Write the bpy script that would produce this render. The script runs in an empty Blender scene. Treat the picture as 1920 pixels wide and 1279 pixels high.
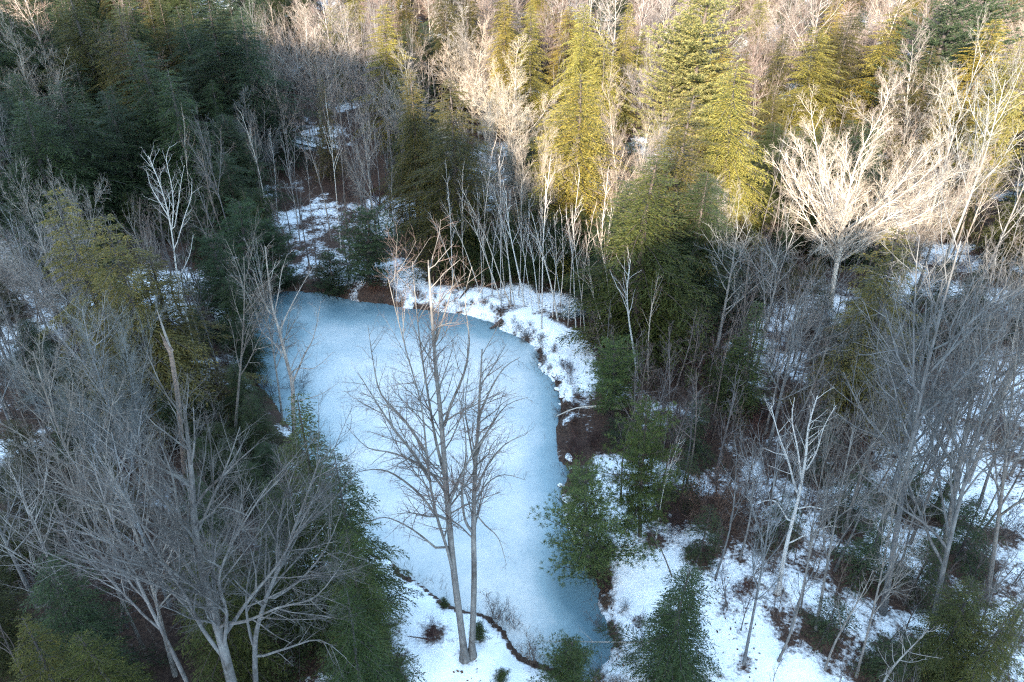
import bpy, math, random
import numpy as np
from mathutils import Vector, Matrix, Quaternion

PI = math.pi
rnd = random.Random(7)
scn = bpy.context.scene
COL = scn.collection

# ------------------------------------------------------------------ camera model
CAM_H = 32.0
PITCH = math.radians(31.0)
FPX = 1297.0                      # focal length in pixels of the 1920 px wide photograph
CX, CY = 960.0, 639.5

def on_plane(px, py, z=0.0):
    th = PITCH + math.atan((py - CY) / FPX)
    y = (CAM_H - z) / math.tan(th)
    d = y * math.cos(PITCH) + (CAM_H - z) * math.sin(PITCH)
    return Vector(((px - CX) / FPX * d, y, z))

def at_dist(px, py, y):
    """point of the vertical plane at distance y seen at that place"""
    th = PITCH + math.atan((py - CY) / FPX)
    z = CAM_H - y * math.tan(th)
    d = y * math.cos(PITCH) + (CAM_H - z) * math.sin(PITCH)
    return Vector(((px - CX) / FPX * d, y, z))

def project(p):
    d = p[1] * math.cos(PITCH) + (CAM_H - p[2]) * math.sin(PITCH)
    u = -p[1] * math.sin(PITCH) + (CAM_H - p[2]) * math.cos(PITCH)
    if d < .1:
        return (-9999, -9999)
    return (CX + FPX * p[0] / d, CY + FPX * u / d)

# ------------------------------------------------------------------ noise
_tab = np.random.RandomState(3).rand(256, 256)
def vnoise(x, y):
    x = np.asarray(x, float); y = np.asarray(y, float)
    xi = np.floor(x).astype(int); yi = np.floor(y).astype(int)
    fx = x - xi; fy = y - yi
    fx = fx * fx * (3 - 2 * fx); fy = fy * fy * (3 - 2 * fy)
    a = _tab[xi % 256, yi % 256]; b = _tab[(xi + 1) % 256, yi % 256]
    c = _tab[xi % 256, (yi + 1) % 256]; d = _tab[(xi + 1) % 256, (yi + 1) % 256]
    return (a * (1 - fx) + b * fx) * (1 - fy) + (c * (1 - fx) + d * fx) * fy
def fbm(x, y, o=4):
    s = 0; a = .5
    for k in range(o):
        s = s + a * vnoise(x * 2 ** k + 17 * k, y * 2 ** k + 31 * k); a *= .5
    return s

# ------------------------------------------------------------------ pond outline
pond_px = [(470, 566), (495, 556), (520, 549), (560, 547), (600, 549), (640, 559), (680, 567), (720, 570), (760, 578), (800, 582), (845, 587), (885, 593),
           (925, 606), (945, 622), (975, 633), (1000, 650), (1012, 666), (1008, 690), (1030, 708), (1047, 735), (1052, 765), (1045, 800), (1042, 840), (1050, 865), (1066, 885),
           (1055, 930), (1062, 985), (1085, 1045), (1112, 1085), (1124, 1110), (1122, 1140), (1136, 1175), (1149, 1205), (1145, 1235), (1128, 1258), (1108, 1276),
           (1060, 1266), (1025, 1252), (985, 1236), (962, 1212), (944, 1182), (918, 1160), (890, 1148), (865, 1146), (842, 1130), (825, 1119), (800, 1101), (772, 1090),
           (752, 1074), (736, 1052), (706, 1040), (680, 1010), (640, 960), (590, 880), (545, 800), (505, 745), (482, 715), (478, 670), (476, 620)]
POND = np.array([on_plane(x, y)[:2] for x, y in pond_px])
def pond_sd(x, y):
    """distance to the shore: negative on the pond"""
    x = np.atleast_1d(np.asarray(x, float)); y = np.atleast_1d(np.asarray(y, float))
    best = np.full(x.shape, 1e9); ins = np.zeros(x.shape, bool)
    n = len(POND)
    for i in range(n):
        ax, ay = POND[i]; bx, by = POND[(i + 1) % n]
        ex, ey = bx - ax, by - ay
        t = np.clip(((x - ax) * ex + (y - ay) * ey) / (ex * ex + ey * ey), 0, 1)
        best = np.minimum(best, (x - ax - t * ex) ** 2 + (y - ay - t * ey) ** 2)
        c = ((ay > y) != (by > y)) & (x < (bx - ax) * (y - ay) / ((by - ay) if by != ay else 1e-9) + ax)
        ins ^= c
    d = np.sqrt(best)
    return np.where(ins, -d, d)

def softp(v, k):
    return k * np.logaddexp(0, v / k)

def ridge(x):
    return np.interp(x, [-420, -220, -140, -100, -85, -72, -62, -57, -50, -40, 40, 300], [121, 113, 108, 103, 94, 86.5, 81.5, 78, 78.5, 78.5, 76, 73])

def terrain(x, y):
    sh = np.shape(x)
    x = np.atleast_1d(np.asarray(x, float)); y = np.atleast_1d(np.asarray(y, float))
    x, y = np.broadcast_arrays(x, y)
    base = .75 + 1.1 * (fbm(x / 14 + 40, y / 14 + 40) - .47) + .22 * (fbm(x / 1.6 + 9, y / 1.6 + 5, 3) - .45)
    base = base + softp(y - 80, 10) * .14 + softp(x - 42, 8) * .07 + softp(-x - 34, 8) * .10
    base = base - softp(y - 330, 20) * .10
    # the hill behind the viewer whose ridge keeps the pond in the shade
    t = np.clip((-y - 8) / 132.0, 0, 1)
    rr = ridge(x) + 7 * (fbm(x / 8 + 3, y / 8) - .45) + 3 * (fbm(x / 2.2 + 3, y / 30, 2) - .4)
    base = np.where(y < -8, base * (1 - t) + rr * (t ** 1.25), base)
    sd = pond_sd(x, y) + 0.5 * (fbm(x / 1.1, y / 1.1, 2) - .37)
    k = np.clip(sd / 2.6, 0, 1)
    outer = .04 + .55 * (fbm(x / .8 + 3, y / .8 + 1, 3) - .36) * np.clip(sd / .4, 0, 1) * np.exp(-np.clip(sd, 0, 9) / 1.5) + .32 * np.clip(sd / .9, 0, 1) + (base - .42) * k * k * (3 - 2 * k)
    z = np.where(sd > 0, outer, np.maximum(-.8, sd * 1.5 + .10 * (sd > -.05)))
    return z if sh else float(z[0])

def ground_px(px, py):
    z = .5
    for _ in range(12):
        p = on_plane(px, py, z); z = .5 * z + .5 * terrain(p.x, p.y)
    p = on_plane(px, py, z)
    return Vector((p.x, p.y, terrain(p.x, p.y)))

def under_top(tx, ty, h):
    """base of an upright tree of height h whose tip is seen at tx, ty"""
    lo, hi = 6.0, 420.0
    for _ in range(30):
        y = .5 * (lo + hi)
        p = at_dist(tx, ty, y)
        if terrain(p.x, y) + h > p.z: hi = y
        else: lo = y
    p = at_dist(tx, ty, .5 * (lo + hi))
    return Vector((p.x, p.y, terrain(p.x, p.y)))

# ------------------------------------------------------------------ mesh building
class MB:
    def __init__(s): s.v = []; s.f = []; s.n = 0
    def add(s, v, f):
        v = np.asarray(v, float).reshape(-1, 3)
        s.v.append(v); s.f.append(np.asarray(f, np.int64).reshape(-1, 4) + s.n); s.n += len(v)
    def tube(s, pts, rad, sides=6):
        pts = np.array(pts, float); m = len(pts)
        t = np.gradient(pts, axis=0); t /= np.linalg.norm(t, axis=1)[:, None] + 1e-9
        ref = np.array([.31, .87, .12]) if abs(t[0][2]) > .5 else np.array([.1, .15, 1.0])
        a = np.cross(t, ref); a /= np.linalg.norm(a, axis=1)[:, None] + 1e-9
        b = np.cross(t, a)
        ang = np.arange(sides) * 2 * PI / sides
        r = np.asarray(rad, float)
        ring = pts[:, None, :] + r[:, None, None] * (np.cos(ang)[None, :, None] * a[:, None, :] + np.sin(ang)[None, :, None] * b[:, None, :])
        i = np.arange(m - 1)[:, None] * sides; j = np.arange(sides)[None, :]; k = (j + 1) % sides
        s.add(ring.reshape(-1, 3), np.stack([i + j, i + k, i + sides + k, i + sides + j], -1).reshape(-1, 4))
    def prisms(s, p0, p1, r0, r1):
        p0 = np.asarray(p0, float); p1 = np.asarray(p1, float)
        if not len(p0): return
        t = p1 - p0; t /= np.linalg.norm(t, axis=1)[:, None] + 1e-9
        a = np.cross(t, np.array([.37, .61, .29])); a /= np.linalg.norm(a, axis=1)[:, None] + 1e-9
        b = np.cross(t, a); ang = np.array([0, 2 * PI / 3, 4 * PI / 3])
        off = np.cos(ang)[None, :, None] * a[:, None, :] + np.sin(ang)[None, :, None] * b[:, None, :]
        q0 = p0[:, None, :] + off * np.asarray(r0)[:, None, None]; q1 = p1[:, None, :] + off * np.asarray(r1)[:, None, None]
        n = len(p0); base = np.arange(n)[:, None] * 6; j = np.arange(3)[None, :]; k = (j + 1) % 3
        s.add(np.concatenate([q0, q1], 1).reshape(-1, 3), np.stack([base + j, base + k, base + 3 + k, base + 3 + j], -1).reshape(-1, 4))
    def leaves(s, c, d, w, ln, wd):
        """kite leaves: c root, d direction, w side direction"""
        c = np.asarray(c); ln = np.asarray(ln)[:, None]; wd = np.asarray(wd)[:, None]
        v = np.stack([c, c + d * ln * .45 + w * wd * .5, c + d * ln, c + d * ln * .45 - w * wd * .5], 1)
        s.add(v.reshape(-1, 3), np.arange(len(c) * 4).reshape(-1, 4))
    def mesh(s, name, m, smooth=False):
        v = np.concatenate(s.v); f = np.concatenate(s.f)
        me = bpy.data.meshes.new(name)
        me.vertices.add(len(v)); me.vertices.foreach_set('co', v.astype(np.float32).ravel())
        me.loops.add(len(f) * 4); me.loops.foreach_set('vertex_index', f.astype(np.int32).ravel())
        me.polygons.add(len(f)); me.polygons.foreach_set('loop_start', np.arange(0, len(f) * 4, 4, dtype=np.int32))
        if smooth: me.polygons.foreach_set('use_smooth', np.ones(len(f), bool))
        me.update(calc_edges=True)
        if m: me.materials.append(m)
        return me

def link(name, me, parent=None):
    o = bpy.data.objects.new(name, me); COL.objects.link(o)
    if parent: o.parent = parent
    return o
def empty(name, loc=(0, 0, 0)):
    o = bpy.data.objects.new(name, None); COL.objects.link(o); o.location = loc; o.empty_display_size = .3
    return o
def tag(o, label=None, cat=None, group=None, kind=None):
    if label: o['label'] = label
    if cat: o['category'] = cat
    if group: o['group'] = group
    if kind: o['kind'] = kind
    return o

# ------------------------------------------------------------------ materials
def new_mat(name):
    m = bpy.data.materials.new(name); m.use_nodes = True
    nt = m.node_tree; nt.nodes.clear()
    out = nt.nodes.new('ShaderNodeOutputMaterial')
    return m, nt, out
def N(nt, t, **kw):
    n = nt.nodes.new(t)
    for k, v in kw.items():
        if k.startswith('in_'):
            n.inputs[k[3:].replace('_', ' ')].default_value = v
        else: setattr(n, k, v)
    return n
def mixc(nt, fac, a, b, mode='MIX'):
    n = nt.nodes.new('ShaderNodeMix'); n.data_type = 'RGBA'; n.blend_type = mode
    for sock, v in ((n.inputs[0], fac), (n.inputs[6], a), (n.inputs[7], b)):
        if isinstance(v, (int, float)): sock.default_value = v
        elif isinstance(v, tuple): sock.default_value = (*v, 1)
        else: nt.links.new(v, sock)
    return n.outputs[2]
def ramp(nt, src, stops):
    n = nt.nodes.new('ShaderNodeValToRGB'); e = n.color_ramp.elements
    e[0].position, e[0].color = stops[0][0], (*stops[0][1], 1); e[1].position, e[1].color = stops[-1][0], (*stops[-1][1], 1)
    for p, c in stops[1:-1]:
        k = e.new(p); k.color = (*c, 1)
    nt.links.new(src, n.inputs[0]); return n.outputs[0]
def noise(nt, scale, detail=3, rough=.6, coord='Object'):
    tc = nt.nodes.new('ShaderNodeTexCoord'); n = N(nt, 'ShaderNodeTexNoise', in_Scale=scale, in_Detail=detail, in_Roughness=rough)
    nt.links.new(tc.outputs[coord], n.inputs['Vector']); return n.outputs['Fac']

def foliage_mat(name):
    """leaf colour comes from the object's own colour, varied in clumps and leaf by leaf"""
    m, nt, out = new_mat(name)
    oi = nt.nodes.new('ShaderNodeObjectInfo'); geo = nt.nodes.new('ShaderNodeNewGeometry')
    v = ramp(nt, noise(nt, 1.3, 3), [(.3, (.62, .66, .62)), (.7, (1.35, 1.3, 1.1))])
    c = mixc(nt, 1.0, oi.outputs['Color'], v, 'MULTIPLY')
    v2 = ramp(nt, geo.outputs['Random Per Island'], [(0, (.65, .7, .7)), (.8, (1.15, 1.1, 1.0)), (1, (1.7, 1.35, .9))])
    c = mixc(nt, 1.0, c, v2, 'MULTIPLY')
    d = nt.nodes.new('ShaderNodeBsdfPrincipled'); nt.links.new(c, d.inputs['Base Color']); d.inputs['Roughness'].default_value = .6
    d.inputs['Specular IOR Level'].default_value = .25
    tr = nt.nodes.new('ShaderNodeBsdfTranslucent'); nt.links.new(mixc(nt, 1.0, c, (1.1, 1.25, .6), 'MULTIPLY'), tr.inputs['Color'])
    ms = nt.nodes.new('ShaderNodeMixShader'); ms.inputs[0].default_value = .28
    nt.links.new(d.outputs[0], ms.inputs[1]); nt.links.new(tr.outputs[0], ms.inputs[2]); nt.links.new(ms.outputs[0], out.inputs[0])
    return m
def bark_mat(name, birch=False):
    m, nt, out = new_mat(name)
    oi = nt.nodes.new('ShaderNodeObjectInfo')
    tc = nt.nodes.new('ShaderNodeTexCoord'); mp = nt.nodes.new('ShaderNodeMapping')
    mp.inputs['Scale'].default_value = (3, 3, 9) if birch else (7, 7, 1.4)
    nt.links.new(tc.outputs['Object'], mp.inputs[0])
    n = N(nt, 'ShaderNodeTexNoise', in_Scale=1.0, in_Detail=5, in_Roughness=.7); nt.links.new(mp.outputs[0], n.inputs['Vector'])
    if birch: v = ramp(nt, n.outputs['Fac'], [(.34, (.16, .15, .15)), (.42, (.85, .84, .82)), (.8, (1.1, 1.08, 1.05))])
    else: v = ramp(nt, n.outputs['Fac'], [(.3, (.5, .47, .45)), (.5, (.95, .95, .95)), (.75, (1.45, 1.45, 1.4))])
    c = mixc(nt, 1.0, oi.outputs['Color'], v, 'MULTIPLY')
    if not birch:
        c = mixc(nt, 1.0, c, ramp(nt, noise(nt, 1.1, 4, .7), [(.33, (.55, .52, .48)), (.5, (1, 1, 1)), (.68, (1.3, 1.32, 1.28))]), 'MULTIPLY')
    d = nt.nodes.new('ShaderNodeBsdfPrincipled'); nt.links.new(c, d.inputs['Base Color']); d.inputs['Roughness'].default_value = .85
    d.inputs['Specular IOR Level'].default_value = .2
    bp = nt.nodes.new('ShaderNodeBump'); bp.inputs['Strength'].default_value = .5; bp.inputs['Distance'].default_value = .04
    nt.links.new(n.outputs['Fac'], bp.inputs['Height']); nt.links.new(bp.outputs[0], d.inputs['Normal'])
    nt.links.new(d.outputs[0], out.inputs[0])
    return m
def plain_mat(name, c0, c1, scale, rough=.9):
    m, nt, out = new_mat(name)
    c = ramp(nt, noise(nt, scale, 4), [(.35, c0), (.65, c1)])
    d = nt.nodes.new('ShaderNodeBsdfPrincipled'); nt.links.new(c, d.inputs['Base Color']); d.inputs['Roughness'].default_value = rough
    nt.links.new(d.outputs[0], out.inputs[0]); return m
def island_mat(name, stops):
    m, nt, out = new_mat(name)
    geo = nt.nodes.new('ShaderNodeNewGeometry')
    c = ramp(nt, geo.outputs['Random Per Island'], stops)
    d = nt.nodes.new('ShaderNodeBsdfPrincipled'); nt.links.new(c, d.inputs['Base Color']); d.inputs['Roughness'].default_value = .9
    nt.links.new(d.outputs[0], out.inputs[0]); return m

M_LEAF = foliage_mat('evergreen_foliage')
M_BARK = bark_mat('tree_bark')
M_BIRCH = bark_mat('birch_bark', True)
M_DRY = island_mat('dry_stems', [(0, (.05, .03, .02)), (.5, (.13, .08, .05)), (1, (.24, .17, .10))])
M_LITTER = island_mat('dead_leaves', [(0, (.025, .015, .012)), (.6, (.07, .035, .025)), (1, (.15, .075, .04))])
M_WOOD = plain_mat('split_wood', (.30, .22, .17), (.12, .09, .08), 5)

def snow_material():
    m, nt, out = new_mat('snowy_ground')
    at = N(nt, 'ShaderNodeAttribute', attribute_name='litter')
    n1 = noise(nt, .55, 6, .68); n2 = noise(nt, 4.5, 4, .7)
    mx = N(nt, 'ShaderNodeMath', operation='MULTIPLY'); nt.links.new(n1, mx.inputs[0]); mx.inputs[1].default_value = .65
    m2 = N(nt, 'ShaderNodeMath', operation='MULTIPLY_ADD'); nt.links.new(n2, m2.inputs[0]); m2.inputs[1].default_value = .45; nt.links.new(mx.outputs[0], m2.inputs[2])
    ad = N(nt, 'ShaderNodeMath', operation='ADD'); nt.links.new(m2.outputs[0], ad.inputs[0]); nt.links.new(at.outputs['Fac'], ad.inputs[1])
    f = ramp(nt, ad.outputs[0], [(.72, (0, 0, 0)), (.86, (1, 1, 1))])
    earth = ramp(nt, noise(nt, 6, 5, .7), [(.3, (.018, .012, .010)), (.5, (.055, .032, .024)), (.72, (.12, .075, .05))])
    snow = ramp(nt, noise(nt, 1.1, 5, .6), [(.3, (.74, .78, .83)), (.6, (.86, .88, .90))])
    c = mixc(nt, f, snow, earth)
    d = nt.nodes.new('ShaderNodeBsdfPrincipled'); nt.links.new(c, d.inputs['Base Color']); d.inputs['Roughness'].default_value = .75
    d.inputs['Specular IOR Level'].default_value = .2
    bp = nt.nodes.new('ShaderNodeBump'); bp.inputs['Strength'].default_value = .7; bp.inputs['Distance'].default_value = .12
    nt.links.new(m2.outputs[0], bp.inputs['Height']); nt.links.new(bp.outputs[0], d.inputs['Normal'])
    nt.links.new(d.outputs[0], out.inputs[0]); return m

def ice_material():
    m, nt, out = new_mat('frozen_pond')
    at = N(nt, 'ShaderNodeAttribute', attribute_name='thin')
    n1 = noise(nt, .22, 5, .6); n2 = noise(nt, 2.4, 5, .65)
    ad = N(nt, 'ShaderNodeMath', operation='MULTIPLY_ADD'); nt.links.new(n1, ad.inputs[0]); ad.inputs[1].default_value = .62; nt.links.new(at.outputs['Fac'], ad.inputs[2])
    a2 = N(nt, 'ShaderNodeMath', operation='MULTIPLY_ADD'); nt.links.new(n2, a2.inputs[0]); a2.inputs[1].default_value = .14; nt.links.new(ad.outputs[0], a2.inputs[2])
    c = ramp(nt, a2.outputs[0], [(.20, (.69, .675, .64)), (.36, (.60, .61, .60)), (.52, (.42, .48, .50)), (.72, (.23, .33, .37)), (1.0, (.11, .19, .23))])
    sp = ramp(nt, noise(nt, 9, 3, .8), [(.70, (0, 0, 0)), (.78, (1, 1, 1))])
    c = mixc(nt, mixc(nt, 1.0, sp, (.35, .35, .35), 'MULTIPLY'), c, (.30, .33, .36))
    d = nt.nodes.new('ShaderNodeBsdfPrincipled'); nt.links.new(c, d.inputs['Base Color'])
    d.inputs['Specular IOR Level'].default_value = .4
    r = ramp(nt, a2.outputs[0], [(.3, (.5, .5, .5)), (.9, (.24, .24, .24))]); nt.links.new(r, d.inputs['Roughness'])
    bp = nt.nodes.new('ShaderNodeBump'); bp.inputs['Strength'].default_value = .12; bp.inputs['Distance'].default_value = .02
    nt.links.new(n2, bp.inputs['Height']); nt.links.new(bp.outputs[0], d.inputs['Normal'])
    nt.links.new(d.outputs[0], out.inputs[0]); return m

# ------------------------------------------------------------------ bare trees
def perp(d, R):
    while True:
        v = Vector((R.gauss(0, 1), R.gauss(0, 1), R.gauss(0, 1)))
        v -= d * v.dot(d)
        if v.length > .2: return v.normalized()

def run(p, d, L, r, r1, nseg, jit, up, R):
    pts = [p.copy()]; rad = [r]; d = d.normalized()
    for i in range(nseg):
        d = (d + Vector((R.gauss(0, jit), R.gauss(0, jit), R.gauss(0, jit) + up))).normalized()
        p = p + d * (L / nseg)
        pts.append(p); rad.append(r + (r1 - r) * (i + 1) / nseg)
    return pts, rad

SEG = {1: 6, 2: 4, 3: 3, 4: 2}
def spawn(T, pts, rad, lvl, P, R, f0=None):
    """side shoots of level lvl along a stem"""
    if lvl > P['max']: return
    seg = [(pts[i + 1] - pts[i]).length for i in range(len(pts) - 1)]; Ltot = sum(seg)
    n = P['n'][lvl] * (.8 + .4 * R.random())
    if lvl > 1: n *= min(1.6, max(.35, Ltot / P['ref'][lvl]))
    n = max(1, int(round(n)))
    f0 = P['start'][lvl] if f0 is None else f0
    for k in range(n):
        f = f0 + (1 - f0) * (k + R.random()) / n
        f = min(f, .985)
        s = f * Ltot; i = 0
        while i < len(seg) - 1 and s > seg[i]: s -= seg[i]; i += 1
        q = s / seg[i]
        p = pts[i].lerp(pts[i + 1], q); d = (pts[i + 1] - pts[i]).normalized()
        rr = rad[i] + (rad[i + 1] - rad[i]) * q
        ang = math.radians(P['ang'][lvl] * (.7 + .6 * R.random()))
        dd = d * math.cos(ang) + perp(d, R) * math.sin(ang)
        rel = (f - f0) / (1 - f0 + 1e-6)
        L = Ltot * P['len'][lvl] * (1 - P['shrink'][lvl] * rel) * (.65 + .6 * R.random())
        if lvl >= 3: L = min(max(L, .25), 1.6)
        r = max(P['rmin'][lvl], min(rr * .68, L * .014))
        a, b = run(p, dd, L, r, max(P['rmin'][min(lvl + 1, 4)] * .7, r * .3), SEG[lvl], P['jit'], P['up'] * (.7 if lvl > 1 else 1), R)
        T.setdefault(lvl, []).append((a, b))
        if lvl == 1: T['cur'] = len(T[1]) - 1
        if lvl == 2: T.setdefault('own', []).append(T.get('cur', -1))
        spawn(T, a, b, lvl + 1, P, R)

BASE_P = dict(max=4, n={1: 12, 2: 8, 3: 7, 4: 5}, ref={2: 4.5, 3: 2.0, 4: .9}, start={1: .38, 2: .18, 3: .15, 4: .1},
              ang={1: 46, 2: 42, 3: 42, 4: 42}, len={1: .36, 2: .42, 3: .42, 4: .45}, shrink={1: .55, 2: .5, 3: .45, 4: .4},
              rmin={1: .024, 2: .014, 3: .009, 4: .0065, 5: .005}, jit=.10, up=.07)
def par(**k):
    P = {a: (dict(b) if isinstance(b, dict) else b) for a, b in BASE_P.items()}
    for a, b in k.items():
        if isinstance(b, dict): P[a].update(b)
        else: P[a] = b
    return P

def twig_mesh(T, levels, name, mat):
    mb = MB(); p0 = []; p1 = []; r0 = []; r1 = []
    for l in levels:
        for a, b in T.get(l, []):
            if l <= 1: mb.tube(a, b, 5)
            else:
                for i in range(len(a) - 1):
                    p0.append(a[i]); p1.append(a[i + 1]); r0.append(b[i]); r1.append(b[i + 1])
    mb.prisms(np.array(p0) if p0 else np.zeros((0, 3)), np.array(p1) if p1 else np.zeros((0, 3)), r0, r1)
    return mb.mesh(name, mat, True) if mb.v else None

def trunk_curve(h, r, R, bend=.25, nseg=12, lean=(0, 0), flare=1.35):
    ph1, ph2 = R.random() * 6.3, R.random() * 6.3
    pts, rad = [], []
    for i in range(nseg + 1):
        t = i / nseg
        x = lean[0] * h * t ** 1.3 + bend * math.sin(ph1 + 3.1 * t) * t; y = lean[1] * h * t ** 1.3 + bend * math.sin(ph2 + 2.7 * t) * t
        pts.append(Vector((x, y, h * t - (.5 if i == 0 else 0))))
        rad.append((r * (1 - .90 * t ** .9)) * (flare if i == 0 else 1) + .012)
    return pts, rad

def make_bare(h, r, seed, P, bend=.3, form='forest', stems=1, nlimb=7, spread=45, round_=0):
    """-> T: levels 0 trunk, 1 limbs, 2.. branches"""
    R = random.Random(seed); T = {0: []}
    for s in range(stems):
        if form == 'forest':
            lean = (0, 0) if stems == 1 else (R.gauss(0, .07), R.gauss(0, .07))
            hh = h if s == 0 else h * (.6 + .35 * R.random())
            pts, rad = trunk_curve(hh, r if s == 0 else r * .8, R, bend, 12, lean)
            if stems > 1:
                o = Vector((R.gauss(0, .25), R.gauss(0, .25), 0)); pts = [q + o for q in pts]
            T[0].append((pts, rad)); spawn(T, pts, rad, 1, P, R)
        else:                                    # short trunk that breaks up into a fan of limbs
            h0 = h * (.34 if round_ > 7 else .24)
            pts, rad = trunk_curve(h0, r, R, .1, 5)
            rad = [r * (1.3 if i == 0 else 1 - .05 * i) for i in range(6)]
            T[0].append((pts, rad)); top = pts[-1]
            for k in range(nlimb):
                az = k * 2.4 + R.random() * .8
                tl = math.radians(6 if k == 0 else spread * (.35 + .65 * math.sqrt((k + .5) / nlimb)) * (.85 + .3 * R.random()))
                d = Vector((math.sin(tl) * math.cos(az), math.sin(tl) * math.sin(az), math.cos(tl)))
                L = (h - h0) * (1.02 - .12 * R.random()) / (1 if k == 0 else (1.0 - .08 * R.random()))
                if round_: L = .93 / math.sqrt((math.sin(tl) / round_) ** 2 + (math.cos(tl) / (h - h0)) ** 2) * (.9 + .14 * R.random())
                st = pts[-1 - (k % 3)] if k else top
                rl = r * (.48 if k == 0 else .27 + .14 * R.random())
                a, b = run(st, d, L, rl, .014, 9, .07, .05, R); b = [.012 + (q - .012) * (1 - i_ / 9) ** .35 for i_, q in enumerate(b)]
                T.setdefault(1, []).append((a, b)); T['cur'] = len(T[1]) - 1
                spawn(T, a, b, 2, P, R, .12)
    return T

def side_branches(T, mb, i):
    """the side branches that grow from limb i (-1: straight from the trunk) join its mesh"""
    for k, (a, b) in enumerate(T.get(2, [])):
        if T['own'][k] == i or i is None: mb.tube(a, b, 4)
def thing_bare(name, T, bark, twig, bark_col, twig_col, limbs=True, loc=(0, 0, 0)):
    root = empty(name, loc)
    mb = MB()
    for a, b in T[0]: mb.tube(a, b, 8)
    side_branches(T, mb, -1)
    o = link('trunk', mb.mesh('trunk', bark, True), root); o.color = (*bark_col, 1)
    if limbs:
        for i, (a, b) in enumerate(T.get(1, [])):
            m1 = MB(); m1.tube(a, b, 6); side_branches(T, m1, i)
            o = link('limb', m1.mesh('limb', bark, True), root); o.color = (*bark_col, 1)
    me = twig_mesh(T, (3, 4), 'crown', twig)
    if me:
        o = link('crown', me, root); o.color = (*twig_col, 1)
    return root

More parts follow.
